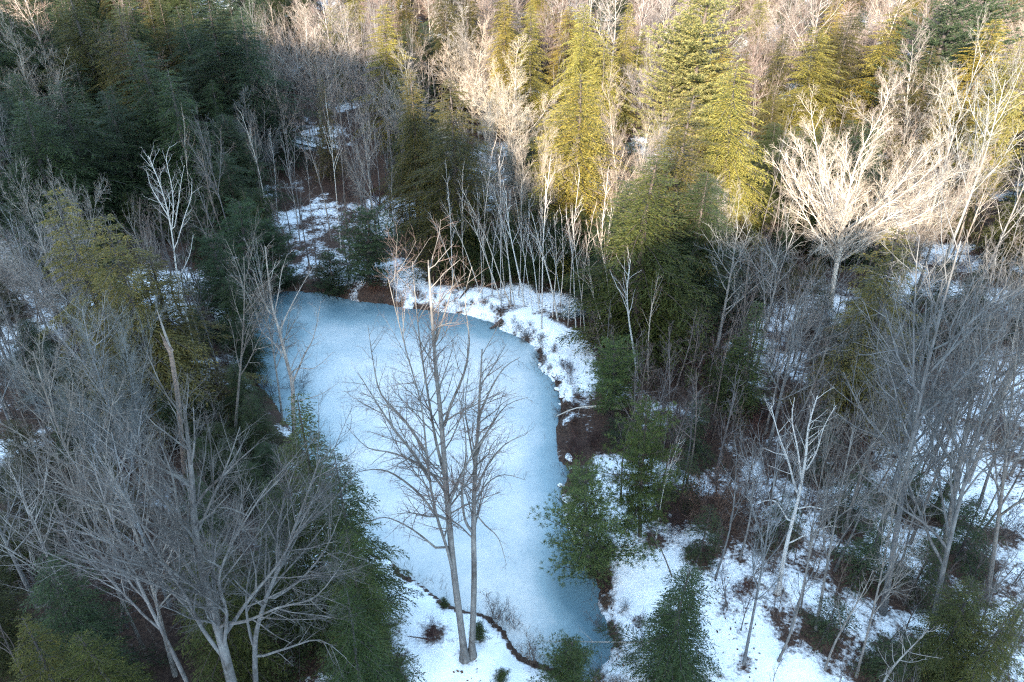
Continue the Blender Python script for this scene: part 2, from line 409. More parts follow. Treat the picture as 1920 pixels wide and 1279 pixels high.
# ------------------------------------------------------------------ evergreens
def spray_tree(h, Rm, seed, nbr=330, start=.06, droop=.35, power=.75, leaf=(.2, .075), dens=1.0, tuft=False, gap=.0, ragged=.3, top_up=.6, step=.2, flat=1.0):
    """conifer: trunk mesh with boughs + crown mesh of small leafy sprays"""
    rs = np.random.RandomState(seed)
    tr = MB(); cr = MB(); Rm = Rm * (1.32 if not tuft else 1.12)
    z = np.linspace(0, h, 14); bx = .012 * h * np.sin(z / h * 4 + seed); by = .012 * h * np.cos(z / h * 3.3 + seed * 2)
    bx -= bx[0]; by -= by[0]
    zz = z.copy(); zz[0] = -.5
    tr.tube(np.stack([bx, by, zz], 1), .0125 * h * (1 - z / h) ** .8 * 1.0 + .012, 7)
    az = 0
    lobes = rs.rand(9) * 2 * PI
    C = []; D = []; W = []; LN = []; WD = []
    p0 = []; p1 = []; r0 = []
    t_list = start + (1 - start) * (np.arange(nbr) + rs.rand(nbr)) / nbr
    t_list = start + (1 - start) * ((t_list - start) / (1 - start)) ** .88
    if tuft:
        nw = max(6, int(h / .62)); wh = start + (1 - start) * (np.arange(nw) + .25 * rs.rand(nw)) / nw
        t_list = np.sort(np.repeat(wh, max(3, nbr // nw)) + rs.normal(0, .004, nw * max(3, nbr // nw)))
    for t in t_list:
        t = min(t, .992)
        az += 2.4 + rs.normal(0, .5)
        prof = Rm * (1 - t) ** power * min(1, .55 + (t - start) * 4)
        lob = 1 + .22 * math.sin(2 * az + lobes[0] + 5 * t) + .2 * math.sin(3 * az + lobes[1] - 11 * t)
        L = prof * lob * (1 - ragged * rs.rand()) + .18
        if gap and rs.rand() < gap: continue
        el = math.radians(-16 + 62 * t * top_up + rs.normal(0, 7))
        o = np.array([math.cos(az), math.sin(az), 0.0]); sd = np.array([-math.sin(az), math.cos(az), 0.0])
        base = np.array([np.interp(t * h, z, bx), np.interp(t * h, z, by), t * h])
        npt = max(3, int(L / step))
        s = (np.arange(npt) + .6 * rs.rand(npt) + .15) / npt
        s = np.maximum(s, .12)
        rise = math.tan(el) * s * L - droop * L * s ** 2.2
        if tuft: rise = math.tan(el + .25) * s * L + .22 * L * s ** 2.5
        pts = base + o * (s * L)[:, None] + np.array([0, 0, 1.]) * rise[:, None]
        p0.append(base); p1.append(pts[npt // 2]); r0.append(.010 + .010 * L)
        p0.append(pts[npt // 2]); p1.append(pts[-1]); r0.append(.008 + .004 * L)
        slope = np.gradient(rise) / (np.gradient(s * L) + 1e-6)
        for side in (-1, 1):
            m = npt
            a = np.radians(48 + 14 * rs.randn(m))
            ll = (.45 * L * (1 - .78 * s) + .14) * (.7 + .5 * rs.rand(m))
            if tuft: ll = np.minimum(ll, .7)
            dirs = o * np.cos(a)[:, None] + side * sd * np.sin(a)[:, None]
            dirs[:, 2] = slope * np.cos(a) - droop * .55 * rs.rand(m) + rs.normal(0, .08 * flat, m)
            dirs /= np.linalg.norm(dirs, axis=1)[:, None]
            nl = np.maximum(1, (ll / (leaf[0] * .62) * dens)).astype(int)
            if tuft: nl = np.maximum(1, (ll / .24 * dens)).astype(int)
            idx = np.repeat(np.arange(m), nl)
            u = rs.rand(len(idx)) * .95
            root = pts[idx] + dirs[idx] * (u * ll[idx])[:, None]
            root[:, 2] -= (u * ll[idx]) ** 2 * droop * .6
            if tuft:                                     # bunches of long needles
                k = 9
                root = np.repeat(root, k, 0); dd = np.repeat(dirs[idx], k, 0) * .6 + rs.normal(0, .55, (len(root), 3)); dd[:, 2] += .25
                dd /= np.linalg.norm(dd, axis=1)[:, None]
                ww = np.cross(dd, rs.normal(0, 1, (len(root), 3))); ww /= np.linalg.norm(ww, axis=1)[:, None] + 1e-9
                n = len(root)
                C.append(root); D.append(dd); W.append(ww); LN.append(leaf[0] * (.7 + .6 * rs.rand(n))); WD.append(leaf[1] * (.7 + .6 * rs.rand(n)))
            else:
                n = len(idx)
                dd = dirs[idx] + rs.normal(0, .33, (n, 3)) * np.array([1, 1, flat]); dd[:, 2] -= .22 * droop * rs.rand(n)
                dd /= np.linalg.norm(dd, axis=1)[:, None]
                up = np.array([0, 0, 1.]) + rs.normal(0, .8, (n, 3))
                ww = np.cross(dd, up); ww /= np.linalg.norm(ww, axis=1)[:, None] + 1e-9
                C.append(root); D.append(dd); W.append(ww); LN.append(leaf[0] * (.6 + .8 * rs.rand(n))); WD.append(leaf[1] * (.6 + .8 * rs.rand(n)))
    r0 = np.array(r0)
    tr.prisms(np.array(p0), np.array(p1), r0, r0 * .55)
    cr.leaves(np.concatenate(C), np.concatenate(D), np.concatenate(W), np.concatenate(LN), np.concatenate(WD))
    return tr.mesh('trunk', M_BARK, True), cr.mesh('crown', M_LEAF)

# ------------------------------------------------------------------ prototypes
PROTO = {}                      # kind -> list of (height, half width, [(part name, mesh, 'bark'|'leaf'|'twig')])
def reg(kind, h, w, parts):
    me = parts[-1][1]; v = np.zeros(len(me.vertices) * 3, np.float32); me.vertices.foreach_get('co', v); v = v.reshape(-1, 3)
    r = np.hypot(v[:, 0] - np.median(v[:, 0]), v[:, 1] - np.median(v[:, 1]))
    PROTO.setdefault(kind, []).append((h, float(np.percentile(r, 95)), parts))
def reg_con(kind, h, w, **k):
    t, c = spray_tree(h, w, **k); reg(kind, h, w, [('trunk', t, 'bark'), ('crown', c, 'leaf')])
for s in range(5):
    reg_con('hemlock', 18, 3.9, seed=11 + s, nbr=[235, 200, 255, 215, 185][s], power=.55 + .07 * (s % 3), droop=.26 + .05 * s, ragged=.55, leaf=(.12, .037), step=.17, dens=2.0, flat=.75)
for s in range(3):
    reg_con('near_hemlock', 13, 3.4, seed=31 + s, nbr=[135, 112, 122][s], leaf=(.13, .034), dens=2.0, power=.66, step=.13, ragged=.55, flat=.6)
for s in range(3):
    reg_con('small_hemlock', 5, 1.8, seed=41 + s, nbr=[44, 52, 38][s], leaf=(.11, .032), power=.7, gap=.1, step=.12, dens=1.6, flat=.3, ragged=.5)
for s in range(2):
    reg_con('spruce', 10, 1.6, seed=51 + s, nbr=190, flat=.5, leaf=(.13, .042), power=.95, droop=.18, ragged=.22, step=.16)
for s in range(2):
    reg_con('tall_pine', 24, 5.2, seed=61 + s, nbr=220, start=.2, tuft=True, power=.55, leaf=(.22, .045), dens=1.1, ragged=.5, droop=.1, top_up=.55, step=.34)
for s in range(3):
    reg_con('young_pine', 8, 2.3, seed=71 + s, nbr=120, start=.12, tuft=True, power=.55, leaf=(.16, .019), dens=2.0, ragged=.45, droop=.05, top_up=.5, step=.25)

def reg_bare(kind, h, w, T, bark, limbs=False):
    mb = MB()
    for a, b in T[0]: mb.tube(a, b, 7)
    parts = []
    if limbs:
        parts.append(('trunk', mb.mesh('trunk', bark, True), 'bark'))
        for i, (a, b) in enumerate(T.get(1, [])):
            m1 = MB(); m1.tube(a, b, 5); side_branches(T, m1, i); parts.append(('limb', m1.mesh('limb', bark, True), 'bark'))
    else:
        for a, b in T.get(1, []): mb.tube(a, b, 4)
        if kind != 'birch': side_branches(T, mb, None)
        parts.append(('trunk', mb.mesh('trunk', bark, True), 'bark'))
    me = twig_mesh(T, (2, 3, 4) if kind == 'birch' else (3, 4), 'crown', M_BARK)
    if me: parts.append(('crown', me, 'twig'))
    reg(kind, h, w, parts)
for s in range(3):
    reg_bare('broad_maple', 20, 7.5, make_bare(20, .27, 101 + s, par(n={2: 17, 3: 8, 4: 6}, ref={2: 9}, len={2: .27}, ang={2: 38}, shrink={2: .4}), form='fan', nlimb=11, spread=48), M_BARK, True)
reg_bare('broad_maple', 20, 7.5, make_bare(20, .22, 105, par(n={2: 14, 3: 10, 4: 9}, ref={2: 9}, len={2: .26, 3: .46}, ang={2: 30, 3: 36}, shrink={2: .45}, rmin={2: .012, 3: .0075, 4: .0055}), form='fan', nlimb=26, spread=60, round_=8.8), M_BARK, True)
for s in range(5):
    reg_bare('forest_maple', 18, 4, make_bare(18, .20, 121 + s, par(n={1: 14, 2: 7, 3: 6, 4: 4}, start={1: .36}, ang={1: 38}, len={1: .42, 2: .46}, rmin={2: .012, 3: .007, 4: .0048}), bend=.5), M_BARK)
for s in range(3):
    reg_bare('twiggy_maple', 16, 4, make_bare(16, .19, 141 + s, par(n={2: 17, 3: 9, 4: 7}, ref={2: 8}, len={2: .28}, ang={2: 34, 3: 36}, shrink={2: .35}, rmin={2: .013, 3: .009, 4: .007}), form='fan', nlimb=15, spread=46, round_=6.2), M_BARK)
for s in range(4):
    reg_bare('birch', 13, 2, make_bare(13, .11, 161 + s, par(n={1: 11, 2: 7, 3: 6, 4: 4}, start={1: .55}, ang={1: 30, 2: 34}, len={1: .26}, shrink={1: .6}, up=.06), bend=.7), M_BIRCH)
for s in range(5):
    reg_bare('sapling', 7, 1.5, make_bare(7, .05, 181 + s, par(max=4, n={1: 9, 2: 6, 3: 5, 4: 3}, start={1: .25}, ang={1: 32}, len={1: .34}, rmin={1: .014, 2: .009, 3: .007, 4: .005}), bend=.4, stems=1 + s % 3), M_BARK)
for s in range(3):
    reg_bare('pole_tree', 12, 1.6, make_bare(12, .085, 201 + s, par(n={1: 12, 2: 6, 3: 5, 4: 4}, start={1: .45}, ang={1: 38}, len={1: .2}), bend=.6), M_BARK)
for s in range(4):
    R_ = random.Random(221 + s); T_ = {0: []}
    for k in range(9 + 2 * s):
        d_ = Vector((R_.gauss(0, .42), R_.gauss(0, .42), 1)); a_, b_ = run(Vector((R_.gauss(0, .18), R_.gauss(0, .18), -.15)), d_, 2.2 * (.6 + .5 * R_.random()), .013, .006, 5, .1, .03, R_)
        T_[0].append((a_, b_)); spawn(T_, a_, b_, 2, par(max=4, n={2: 7, 3: 4, 4: 3}, ref={2: 2.0, 3: .7, 4: .4}, len={2: .35}, rmin={2: .007, 3: .006, 4: .005}), R_)
    reg_bare('shrub', 2.2, .9, T_, M_BARK)

# ------------------------------------------------------------------ placing
NAMES = dict(hemlock='hemlock_tree', near_hemlock='hemlock_tree', small_hemlock='young_hemlock', spruce='spruce_tree', tall_pine='pine_tree', young_pine='young_pine',
             broad_maple='bare_maple', forest_maple='bare_tree', twiggy_maple='bare_tree', birch='birch_tree', sapling='bare_sapling', pole_tree='slender_bare_tree', shrub='bare_shrub')
LEAFC = dict(hemlock=(.062, .066, .020), near_hemlock=(.050, .066, .026), small_hemlock=(.042, .06, .032), spruce=(.055, .075, .028), tall_pine=(.12, .135, .060), young_pine=(.065, .09, .034))
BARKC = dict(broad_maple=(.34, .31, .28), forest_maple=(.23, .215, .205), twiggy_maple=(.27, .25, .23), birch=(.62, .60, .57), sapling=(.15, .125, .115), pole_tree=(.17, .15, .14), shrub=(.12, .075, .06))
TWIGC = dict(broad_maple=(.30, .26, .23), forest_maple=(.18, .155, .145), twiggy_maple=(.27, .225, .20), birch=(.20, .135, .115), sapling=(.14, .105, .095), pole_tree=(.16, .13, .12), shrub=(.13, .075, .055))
PLACED = []                     # (root, kind, base, h, half width)
def put(kind, base, h, w=None, lean=0.0, leany=0.0, var=None, rz=None, leaf=None, bark=None, twig=None, label=None, group=None, cat=None, name=None):
    pr = PROTO[kind]; v = rnd.randrange(len(pr)) if var is None else var % len(pr)
    h0, w0, parts = pr[v]
    sz = h / h0; sx = (w / w0) if w else sz
    root = empty(name or NAMES[kind], base)
    rz = rnd.random() * 2 * PI if rz is None else rz
    up = Vector((lean, leany, 1)).normalized()
    q = Vector((0, 0, 1)).rotation_difference(up) @ Quaternion((0, 0, 1), rz)
    root.rotation_mode = 'QUATERNION'; root.rotation_quaternion = q
    root.scale = (sx, sx, sz)
    j = rnd.uniform(.82, 1.18); j2 = rnd.uniform(.92, 1.08)
    for pn, me, role in parts:
        o = link(pn, me, root)
        kf = .74 if role != 'leaf' else 1.0
        c = {'leaf': leaf or LEAFC.get(kind), 'bark': bark or BARKC.get(kind, (.10, .085, .08)), 'twig': twig or TWIGC.get(kind)}[role]
        o.color = (c[0] * j * j2 * kf, c[1] * j * kf, c[2] * j / j2 * kf, 1)
    tag(root, label, cat or ('shrub' if kind == 'shrub' else 'tree'), group)
    PLACED.append((root, kind, Vector(base), h, w or w0 * sz))
    return root

HERO = []                       # landmarks for descriptions and for keeping the filler off them
def hero(kind, tx, ty, h, w, label, short=None, base=None, tall=None, **k):
    if base:
        b = ground_px(*base); top = at_dist(tx, ty, b.y)
        h = top.z - b.z; lean = (top.x - b.x) / h
    else:
        b = under_top(tx, ty, h); lean = 0
        if kind == 'hemlock': w = w * (1.3 if tx < 600 or tx > 1500 else 1.15)
        if kind == 'twiggy_maple': w = w * 1.25
    r = put(kind, b, h, w, lean=lean, label=label, **k)
    u, v = project((b.x, b.y, b.z + h * .6))
    d = b.y * math.cos(PITCH) + (CAM_H - b.z - h * .6) * math.sin(PITCH)
    HERO.append(dict(u=u, v=v, y=b.y, rw=w / d * FPX, rh=h * .35 / d * FPX, short=short, kind=kind))
    return r

LIT_YEL = (.185, .166, .050); OLV = (.072, .066, .024); SHADE_DRK = (.036, .054, .026); BLU = (.032, .052, .034)  # hemlock leaf tones: warm sunlight painted into the yellow, shade into the dark
# --- evergreens, from the hillside to the near bank
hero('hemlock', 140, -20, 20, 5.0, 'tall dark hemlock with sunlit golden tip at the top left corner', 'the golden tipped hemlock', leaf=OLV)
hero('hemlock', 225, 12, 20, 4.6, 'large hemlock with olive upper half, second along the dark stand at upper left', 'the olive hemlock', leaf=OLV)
hero('hemlock', 250, 75, 19, 4.6, 'broad shaded hemlock filling the middle of the dark stand at upper left', 'the broad shaded hemlock', leaf=SHADE_DRK)
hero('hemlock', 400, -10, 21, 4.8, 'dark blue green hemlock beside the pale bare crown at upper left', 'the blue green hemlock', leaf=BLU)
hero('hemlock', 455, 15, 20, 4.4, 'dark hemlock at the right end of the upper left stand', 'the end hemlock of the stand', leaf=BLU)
hero('hemlock', 310, 130, 17, 4.2, 'shaded hemlock low in the upper left stand with blunt top', 'the blunt hemlock', leaf=SHADE_DRK)
hero('hemlock', 100, 150, 17, 4.4, 'dark hemlock below the golden tipped one near the left edge', 'the left edge hemlock', leaf=SHADE_DRK)
hero('hemlock', 30, 190, 16, 4.2, 'shadowed hemlock cut by the left edge of the picture', 'the cut hemlock', leaf=SHADE_DRK)
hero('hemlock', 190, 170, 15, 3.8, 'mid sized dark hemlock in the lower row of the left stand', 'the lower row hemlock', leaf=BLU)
hero('hemlock', 722, 8, 19, 3.6, 'golden lit narrow hemlock standing alone between pale bare crowns', 'the lone golden hemlock', leaf=LIT_YEL)
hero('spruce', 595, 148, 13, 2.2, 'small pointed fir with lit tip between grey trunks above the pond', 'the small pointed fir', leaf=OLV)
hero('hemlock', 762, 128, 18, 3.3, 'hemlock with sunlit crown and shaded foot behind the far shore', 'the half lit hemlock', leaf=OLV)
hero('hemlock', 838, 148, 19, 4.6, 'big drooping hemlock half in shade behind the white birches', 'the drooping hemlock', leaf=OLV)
hero('hemlock', 950, -5, 19, 3.2, 'yellow hemlock tip at the top edge left of the twin spires', 'the top edge hemlock', leaf=LIT_YEL)
hero('hemlock', 1000, 10, 19, 3.0, 'slim yellow hemlock behind the large pale crown', 'the slim yellow hemlock', leaf=LIT_YEL)
hero('hemlock', 1092, 5, 20, 3.6, 'tall bright yellow green hemlock spire at top middle', 'the bright spire', leaf=LIT_YEL)
hero('hemlock', 1132, 55, 18, 3.2, 'shorter yellow hemlock leaning against the bright spire', 'the shorter yellow hemlock', leaf=LIT_YEL)
hero('hemlock', 1180, 5, 18, 2.6, 'small dark hemlock with lit right side far up the hill', 'the far small hemlock', leaf=LIT_YEL)
hero('hemlock', 1075, 140, 19, 4.8, 'wide golden hemlock in full sun left of the rounded bare crown', 'the wide golden hemlock', leaf=LIT_YEL)
hero('hemlock', 1045, 190, 15, 3.6, 'golden green hemlock lower left of the wide golden one', 'the golden green hemlock', leaf=LIT_YEL)
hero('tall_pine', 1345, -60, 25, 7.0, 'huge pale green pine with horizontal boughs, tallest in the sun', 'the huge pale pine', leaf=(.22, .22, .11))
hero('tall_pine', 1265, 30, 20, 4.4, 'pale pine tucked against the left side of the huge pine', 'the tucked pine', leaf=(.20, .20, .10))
hero('hemlock', 1400, 118, 19, 4.8, 'glowing yellow hemlock with twin tops beside the broad white maple', 'the glowing yellow hemlock', leaf=LIT_YEL)
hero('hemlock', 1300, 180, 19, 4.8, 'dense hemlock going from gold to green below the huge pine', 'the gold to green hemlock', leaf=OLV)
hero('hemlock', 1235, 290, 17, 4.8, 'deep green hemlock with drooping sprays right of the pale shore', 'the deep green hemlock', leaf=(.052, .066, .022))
hero('hemlock', 1330, 330, 14, 3.8, 'dark shaded hemlock just right of the deep green one', 'the dark shaded hemlock', leaf=SHADE_DRK)
hero('hemlock', 1180, 345, 13, 3.4, 'dark hemlock low behind the leaning birches', 'the low dark hemlock', leaf=SHADE_DRK)
hero('hemlock', 1545, 50, 17, 3.8, 'golden hemlock behind the top of the broad white maple', 'the golden hemlock behind the maple', leaf=LIT_YEL)
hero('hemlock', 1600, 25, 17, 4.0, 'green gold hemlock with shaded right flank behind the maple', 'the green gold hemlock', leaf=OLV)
hero('hemlock', 1690, 10, 18, 4.0, 'tan lit hemlock between pink grey crowns at upper right', 'the tan hemlock', leaf=LIT_YEL)
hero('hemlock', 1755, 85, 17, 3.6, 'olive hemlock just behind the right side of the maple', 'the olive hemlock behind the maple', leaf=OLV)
hero('hemlock', 1875, 35, 18, 3.8, 'golden hemlock leaning at the right edge near the dark pines', 'the right edge hemlock', leaf=LIT_YEL)
hero('hemlock', 1915, 70, 17, 3.4, 'golden hemlock cut by the right edge of the picture', 'the cut golden hemlock', leaf=LIT_YEL)
hero('tall_pine', 1800, -40, 22, 6, 'dark green pine in shade at the top right corner', 'the dark corner pine', leaf=(.05, .075, .045))
hero('tall_pine', 1880, -60, 22, 6, 'second dark pine filling the very corner at top right', 'the second corner pine', leaf=(.05, .075, .045))
hero('tall_pine', 1905, 170, 15, 3.0, 'yellow green pine tuft at the right edge among white trunks', 'the right edge pine', leaf=(.18, .17, .07))
hero('near_hemlock', 1690, 425, 15, 3.9, 'olive brown hemlock with pointed top among bare trees at right', 'the olive brown hemlock', leaf=(.135, .108, .038))
hero('near_hemlock', 1640, 520, 9, 2.6, 'lower olive hemlock at the foot of the pointed olive brown one', 'the lower olive hemlock', leaf=(.065, .066, .022))
hero('spruce', 1428, 570, 9.5, 1.9, 'slim dark green spruce with pale tip right of the near shore', 'the slim spruce', leaf=(.05, .068, .026))
hero('young_pine', 1385, 640, 6, 2.2, 'bushy green pine crowding the slim spruce', 'the bushy pine', leaf=(.05, .07, .028))
hero('near_hemlock', 115, 350, 17, 3.6, 'olive hemlock with reddish twigs over its tip on the left side', 'the left olive hemlock', leaf=(.15, .12, .045))
hero('near_hemlock', 185, 405, 16, 4.2, 'wide brownish green hemlock left of the white birch', 'the wide brownish hemlock', leaf=(.12, .10, .04))
hero('near_hemlock', 265, 460, 13, 3.8, 'brown green hemlock behind the broken snag', 'the hemlock behind the snag', leaf=(.10, .085, .035))
hero('young_pine', 445, 375, 11, 4.0, 'dark bluish pine left of the snow slope above the pond', 'the dark bluish pine', leaf=(.036, .06, .036))
hero('young_pine', 400, 440, 9, 3.2, 'dark pine just above the left corner of the pond', 'the corner pine', leaf=(.032, .052, .03))
hero('young_pine', 500, 415, 8, 2.6, 'small dark pine at the head of the pond', 'the head pine', leaf=(.032, .052, .03))
hero('young_pine', 684, 392, 8, 3.4, 'rounded dark pine with visible trunk on the far shore', 'the far shore pine', base=(690, 536), leaf=(.040, .062, .036))
hero('young_pine', 620, 470, 5, 2.0, 'small dark pine left of the far shore pine', 'the small far pine', leaf=(.032, .052, .03))
hero('young_pine', 1148, 640, 8, 2.2, 'open green pine with dark trunk right of the snowy bend', 'the open green pine', base=(1150, 782), leaf=(.085, .115, .045))
hero('young_pine', 1205, 752, 10, 2.2, 'dense green pine on the right bank with a yellowish side', 'the dense bank pine', base=(1200, 1005), leaf=(.062, .088, .034))
hero('young_pine', 1100, 868, 8, 2.6, 'green pine overhanging the ice from the right bank', 'the overhanging pine', base=(1108, 1088), leaf=(.092, .118, .05))
hero('near_hemlock', 1295, 1070, 8, 2.3, 'dark green hemlock at the bottom edge right of the snowy bank', 'the bottom edge hemlock', leaf=(.040, .062, .030))
hero('young_pine', 1070, 1198, 3.4, 1.35, 'young green pine at the bottom edge in front of the ice', 'the bottom young pine', leaf=(.055, .08, .036))
hero('near_hemlock', 570, 742, 14, 2.9, 'dark green hemlock at the left edge of the ice with feathery top', 'the left shore hemlock', leaf=(.050, .066, .026))
hero('near_hemlock', 612, 850, 13, 2.5, 'dark green hemlock right behind the big fan of bare branches', 'the hemlock behind the fan', leaf=(.045, .062, .024))
hero('near_hemlock', 655, 985, 10.5, 2.0, 'green hemlock leaning over the bottom left of the ice', 'the ice leaning hemlock', leaf=(.045, .066, .026))
hero('near_hemlock', 640, 1100, 9, 2.0, 'dark hemlock at the bottom edge left of the snowy point', 'the snowy point hemlock', leaf=(.038, .056, .022))
hero('near_hemlock', 500, 900, 11, 2.6, 'shaded green hemlock seen through the big fan of bare branches', 'the veiled hemlock', leaf=(.040, .054, .020))
hero('near_hemlock', 380, 1010, 10, 2.8, 'mossy green hemlock under the trunk of the big bare maple', 'the mossy hemlock', leaf=(.05, .062, .02))
hero('near_hemlock', 35, 1165, 9, 2.0, 'yellow tipped hemlock at the bottom left corner', 'the bottom left hemlock', leaf=(.085, .082, .024))
hero('near_hemlock', 150, 1185, 8, 2.0, 'green hemlock right of the bottom left corner', 'the second bottom hemlock', leaf=(.06, .068, .022))
hero('near_hemlock', 80, 1050, 9, 2.4, 'bluish green hemlock above the bottom left corner', 'the bluish corner hemlock', leaf=(.04, .06, .034))
hero('near_hemlock', 1830, 1085, 7, 2.0, 'yellow green hemlock at the bottom right corner', 'the bottom right hemlock', leaf=(.066, .074, .028))
hero('near_hemlock', 1905, 1130, 7, 1.9, 'yellowish hemlock cut by the bottom right corner', 'the cut corner hemlock', leaf=(.076, .078, .028))
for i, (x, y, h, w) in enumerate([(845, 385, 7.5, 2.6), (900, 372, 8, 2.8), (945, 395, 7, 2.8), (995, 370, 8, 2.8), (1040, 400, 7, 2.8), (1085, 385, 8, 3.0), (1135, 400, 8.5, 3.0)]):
    hero('hemlock', x, y, h, w, 'low shaded hemlock behind the birches of the far bank, %s of seven from left' % ['first', 'second', 'third', 'fourth', 'fifth', 'sixth', 'last'][i], None, leaf=SHADE_DRK, group='low hemlocks behind the far bank')
hero('near_hemlock', 452, 590, 5.5, 1.7, 'small dark hemlock at the left edge of the ice', 'the ice edge hemlock', leaf=SHADE_DRK)
hero('near_hemlock', 440, 680, 5, 1.7, 'small dark hemlock left of the ice, nearer than the other', 'the near ice edge hemlock', leaf=SHADE_DRK)
hero('near_hemlock', 425, 520, 7, 2.2, 'dark hemlock under the dark pines at the left pond corner', 'the pond corner hemlock', leaf=SHADE_DRK)
for (x, y, h, lb) in [(897, 1170, 1.1, 'tiny green pine seedling right of the bare pair'), (832, 1122, .7, 'tiny pine seedling on the bank left of the bare pair'), (743, 1262, .9, 'pine seedling at the bottom edge of the snowy point'), (940, 1255, 1.0, 'pine seedling by the lower shore in front of the shrubs')]:
    hero('young_pine', x, y, h, h * .42, lb, None)
for (x, y, h, w, lb, sh) in [(1625, 880, 4.5, 1.7, 'small dark hemlock amid snow patches at right', 'the snow patch hemlock'), (1660, 960, 5, 1.9, 'bluish young hemlock left of the thick leaning trunk', 'the bluish young hemlock'),
                             (1570, 1120, 3.2, 1.4, 'little hemlock with browned base on open snow', 'the browned little hemlock'), (1760, 1000, 4.5, 1.8, 'dark young hemlock right of the thick leaning trunk', 'the dark young hemlock'),
                             (1690, 1190, 3.5, 1.6, 'dark young hemlock at the bottom edge on the right', 'the bottom young hemlock'), (1330, 950, 4, 1.3, 'green young hemlock beside the brown brush', 'the brush hemlock'),
                             (1850, 930, 5, 2.0, 'young hemlock shaded under the right edge trees', 'the shaded young hemlock'), (1720, 860, 4, 1.6, 'young hemlock beside the dark ditch', 'the ditch hemlock'),
                             (1310, 745, 5, 2.0, 'dark young hemlock behind the dense bank pine', 'the hidden young hemlock'), (1480, 930, 3.5, 1.4, 'young hemlock behind the white birch trunk', 'the birch foot hemlock'),
                             (1290, 850, 4.0, 1.6, 'dark young hemlock between pine and brown brush', 'the between hemlock')]:
    hero('small_hemlock', x, y, h, w, lb, sh)

# --- bare crowns
SUN = (.40, .37, .33)  # paler bark for sunlit crowns, the sun's brightness put into the colour
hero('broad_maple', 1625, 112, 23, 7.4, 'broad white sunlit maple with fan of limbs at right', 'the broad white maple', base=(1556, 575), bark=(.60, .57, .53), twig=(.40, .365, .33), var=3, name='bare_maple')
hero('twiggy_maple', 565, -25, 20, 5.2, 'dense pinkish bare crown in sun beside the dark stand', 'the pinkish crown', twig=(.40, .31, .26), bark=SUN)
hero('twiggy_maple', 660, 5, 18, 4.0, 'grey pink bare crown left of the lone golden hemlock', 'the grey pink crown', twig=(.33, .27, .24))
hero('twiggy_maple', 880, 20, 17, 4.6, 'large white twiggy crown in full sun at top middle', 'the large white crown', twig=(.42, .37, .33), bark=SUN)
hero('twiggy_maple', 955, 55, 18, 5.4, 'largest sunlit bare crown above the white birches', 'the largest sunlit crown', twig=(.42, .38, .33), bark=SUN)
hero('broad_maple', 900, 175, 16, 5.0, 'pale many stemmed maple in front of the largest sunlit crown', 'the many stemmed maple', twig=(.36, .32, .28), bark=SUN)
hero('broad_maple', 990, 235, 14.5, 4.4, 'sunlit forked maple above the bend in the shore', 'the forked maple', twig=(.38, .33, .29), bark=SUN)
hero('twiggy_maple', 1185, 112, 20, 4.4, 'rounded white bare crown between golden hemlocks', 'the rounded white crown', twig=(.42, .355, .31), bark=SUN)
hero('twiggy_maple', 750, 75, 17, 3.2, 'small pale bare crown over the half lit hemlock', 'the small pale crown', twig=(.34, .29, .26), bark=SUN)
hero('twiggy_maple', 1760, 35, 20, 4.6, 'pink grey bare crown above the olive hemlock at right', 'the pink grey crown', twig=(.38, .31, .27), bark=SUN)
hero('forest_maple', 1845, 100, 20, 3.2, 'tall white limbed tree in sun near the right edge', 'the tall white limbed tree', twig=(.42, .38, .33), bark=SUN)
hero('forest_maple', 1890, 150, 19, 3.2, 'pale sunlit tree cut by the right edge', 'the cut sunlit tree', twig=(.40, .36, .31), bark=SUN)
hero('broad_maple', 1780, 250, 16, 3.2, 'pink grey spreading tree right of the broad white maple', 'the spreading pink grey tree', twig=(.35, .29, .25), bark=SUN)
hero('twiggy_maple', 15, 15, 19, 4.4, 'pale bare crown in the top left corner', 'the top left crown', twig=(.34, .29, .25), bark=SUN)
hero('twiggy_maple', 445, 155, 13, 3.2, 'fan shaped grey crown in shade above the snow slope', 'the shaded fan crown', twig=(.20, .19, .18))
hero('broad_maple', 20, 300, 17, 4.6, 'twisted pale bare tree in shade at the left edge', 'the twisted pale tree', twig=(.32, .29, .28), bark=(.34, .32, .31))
hero('broad_maple', 130, 560, 14, 4.2, 'curved grey bare tree with drooping twigs left of the snag', 'the curved grey tree', twig=(.26, .25, .23), bark=(.28, .27, .26))
hero('forest_maple', 60, 660, 14, 3.6, 'grey bare tree below the curved one near the left edge', 'the lower grey tree', twig=(.22, .20, .19))
hero('forest_maple', 455, 470, 15, 2.2, 'slim grey tree leaning left of the pond corner', 'the leaning slim tree', base=(440, 830))
hero('forest_maple', 490, 480, 14, 2.2, 'slim pale tree standing at the left tip of the ice', 'the ice tip tree', base=(530, 790), bark=(.33, .31, .29))
hero('forest_maple', 1385, 425, 12, 3.2, 'pale crooked bare tree below the yellow hemlock', 'the crooked pale tree', twig=(.28, .27, .25), bark=(.34, .32, .30))
hero('broad_maple', 1660, 555, 11, 3.2, 'white grey tree with spread limbs before the olive brown hemlock', 'the white grey spread tree', base=(1605, 790), twig=(.30, .29, .27), bark=(.36, .35, .33), var=2)
hero('broad_maple', 1340, 330, 12, 3.2, 'low twisted pale crown beneath the glowing yellow hemlock', 'the low twisted crown', twig=(.36, .32, .28), bark=(.4, .37, .33))
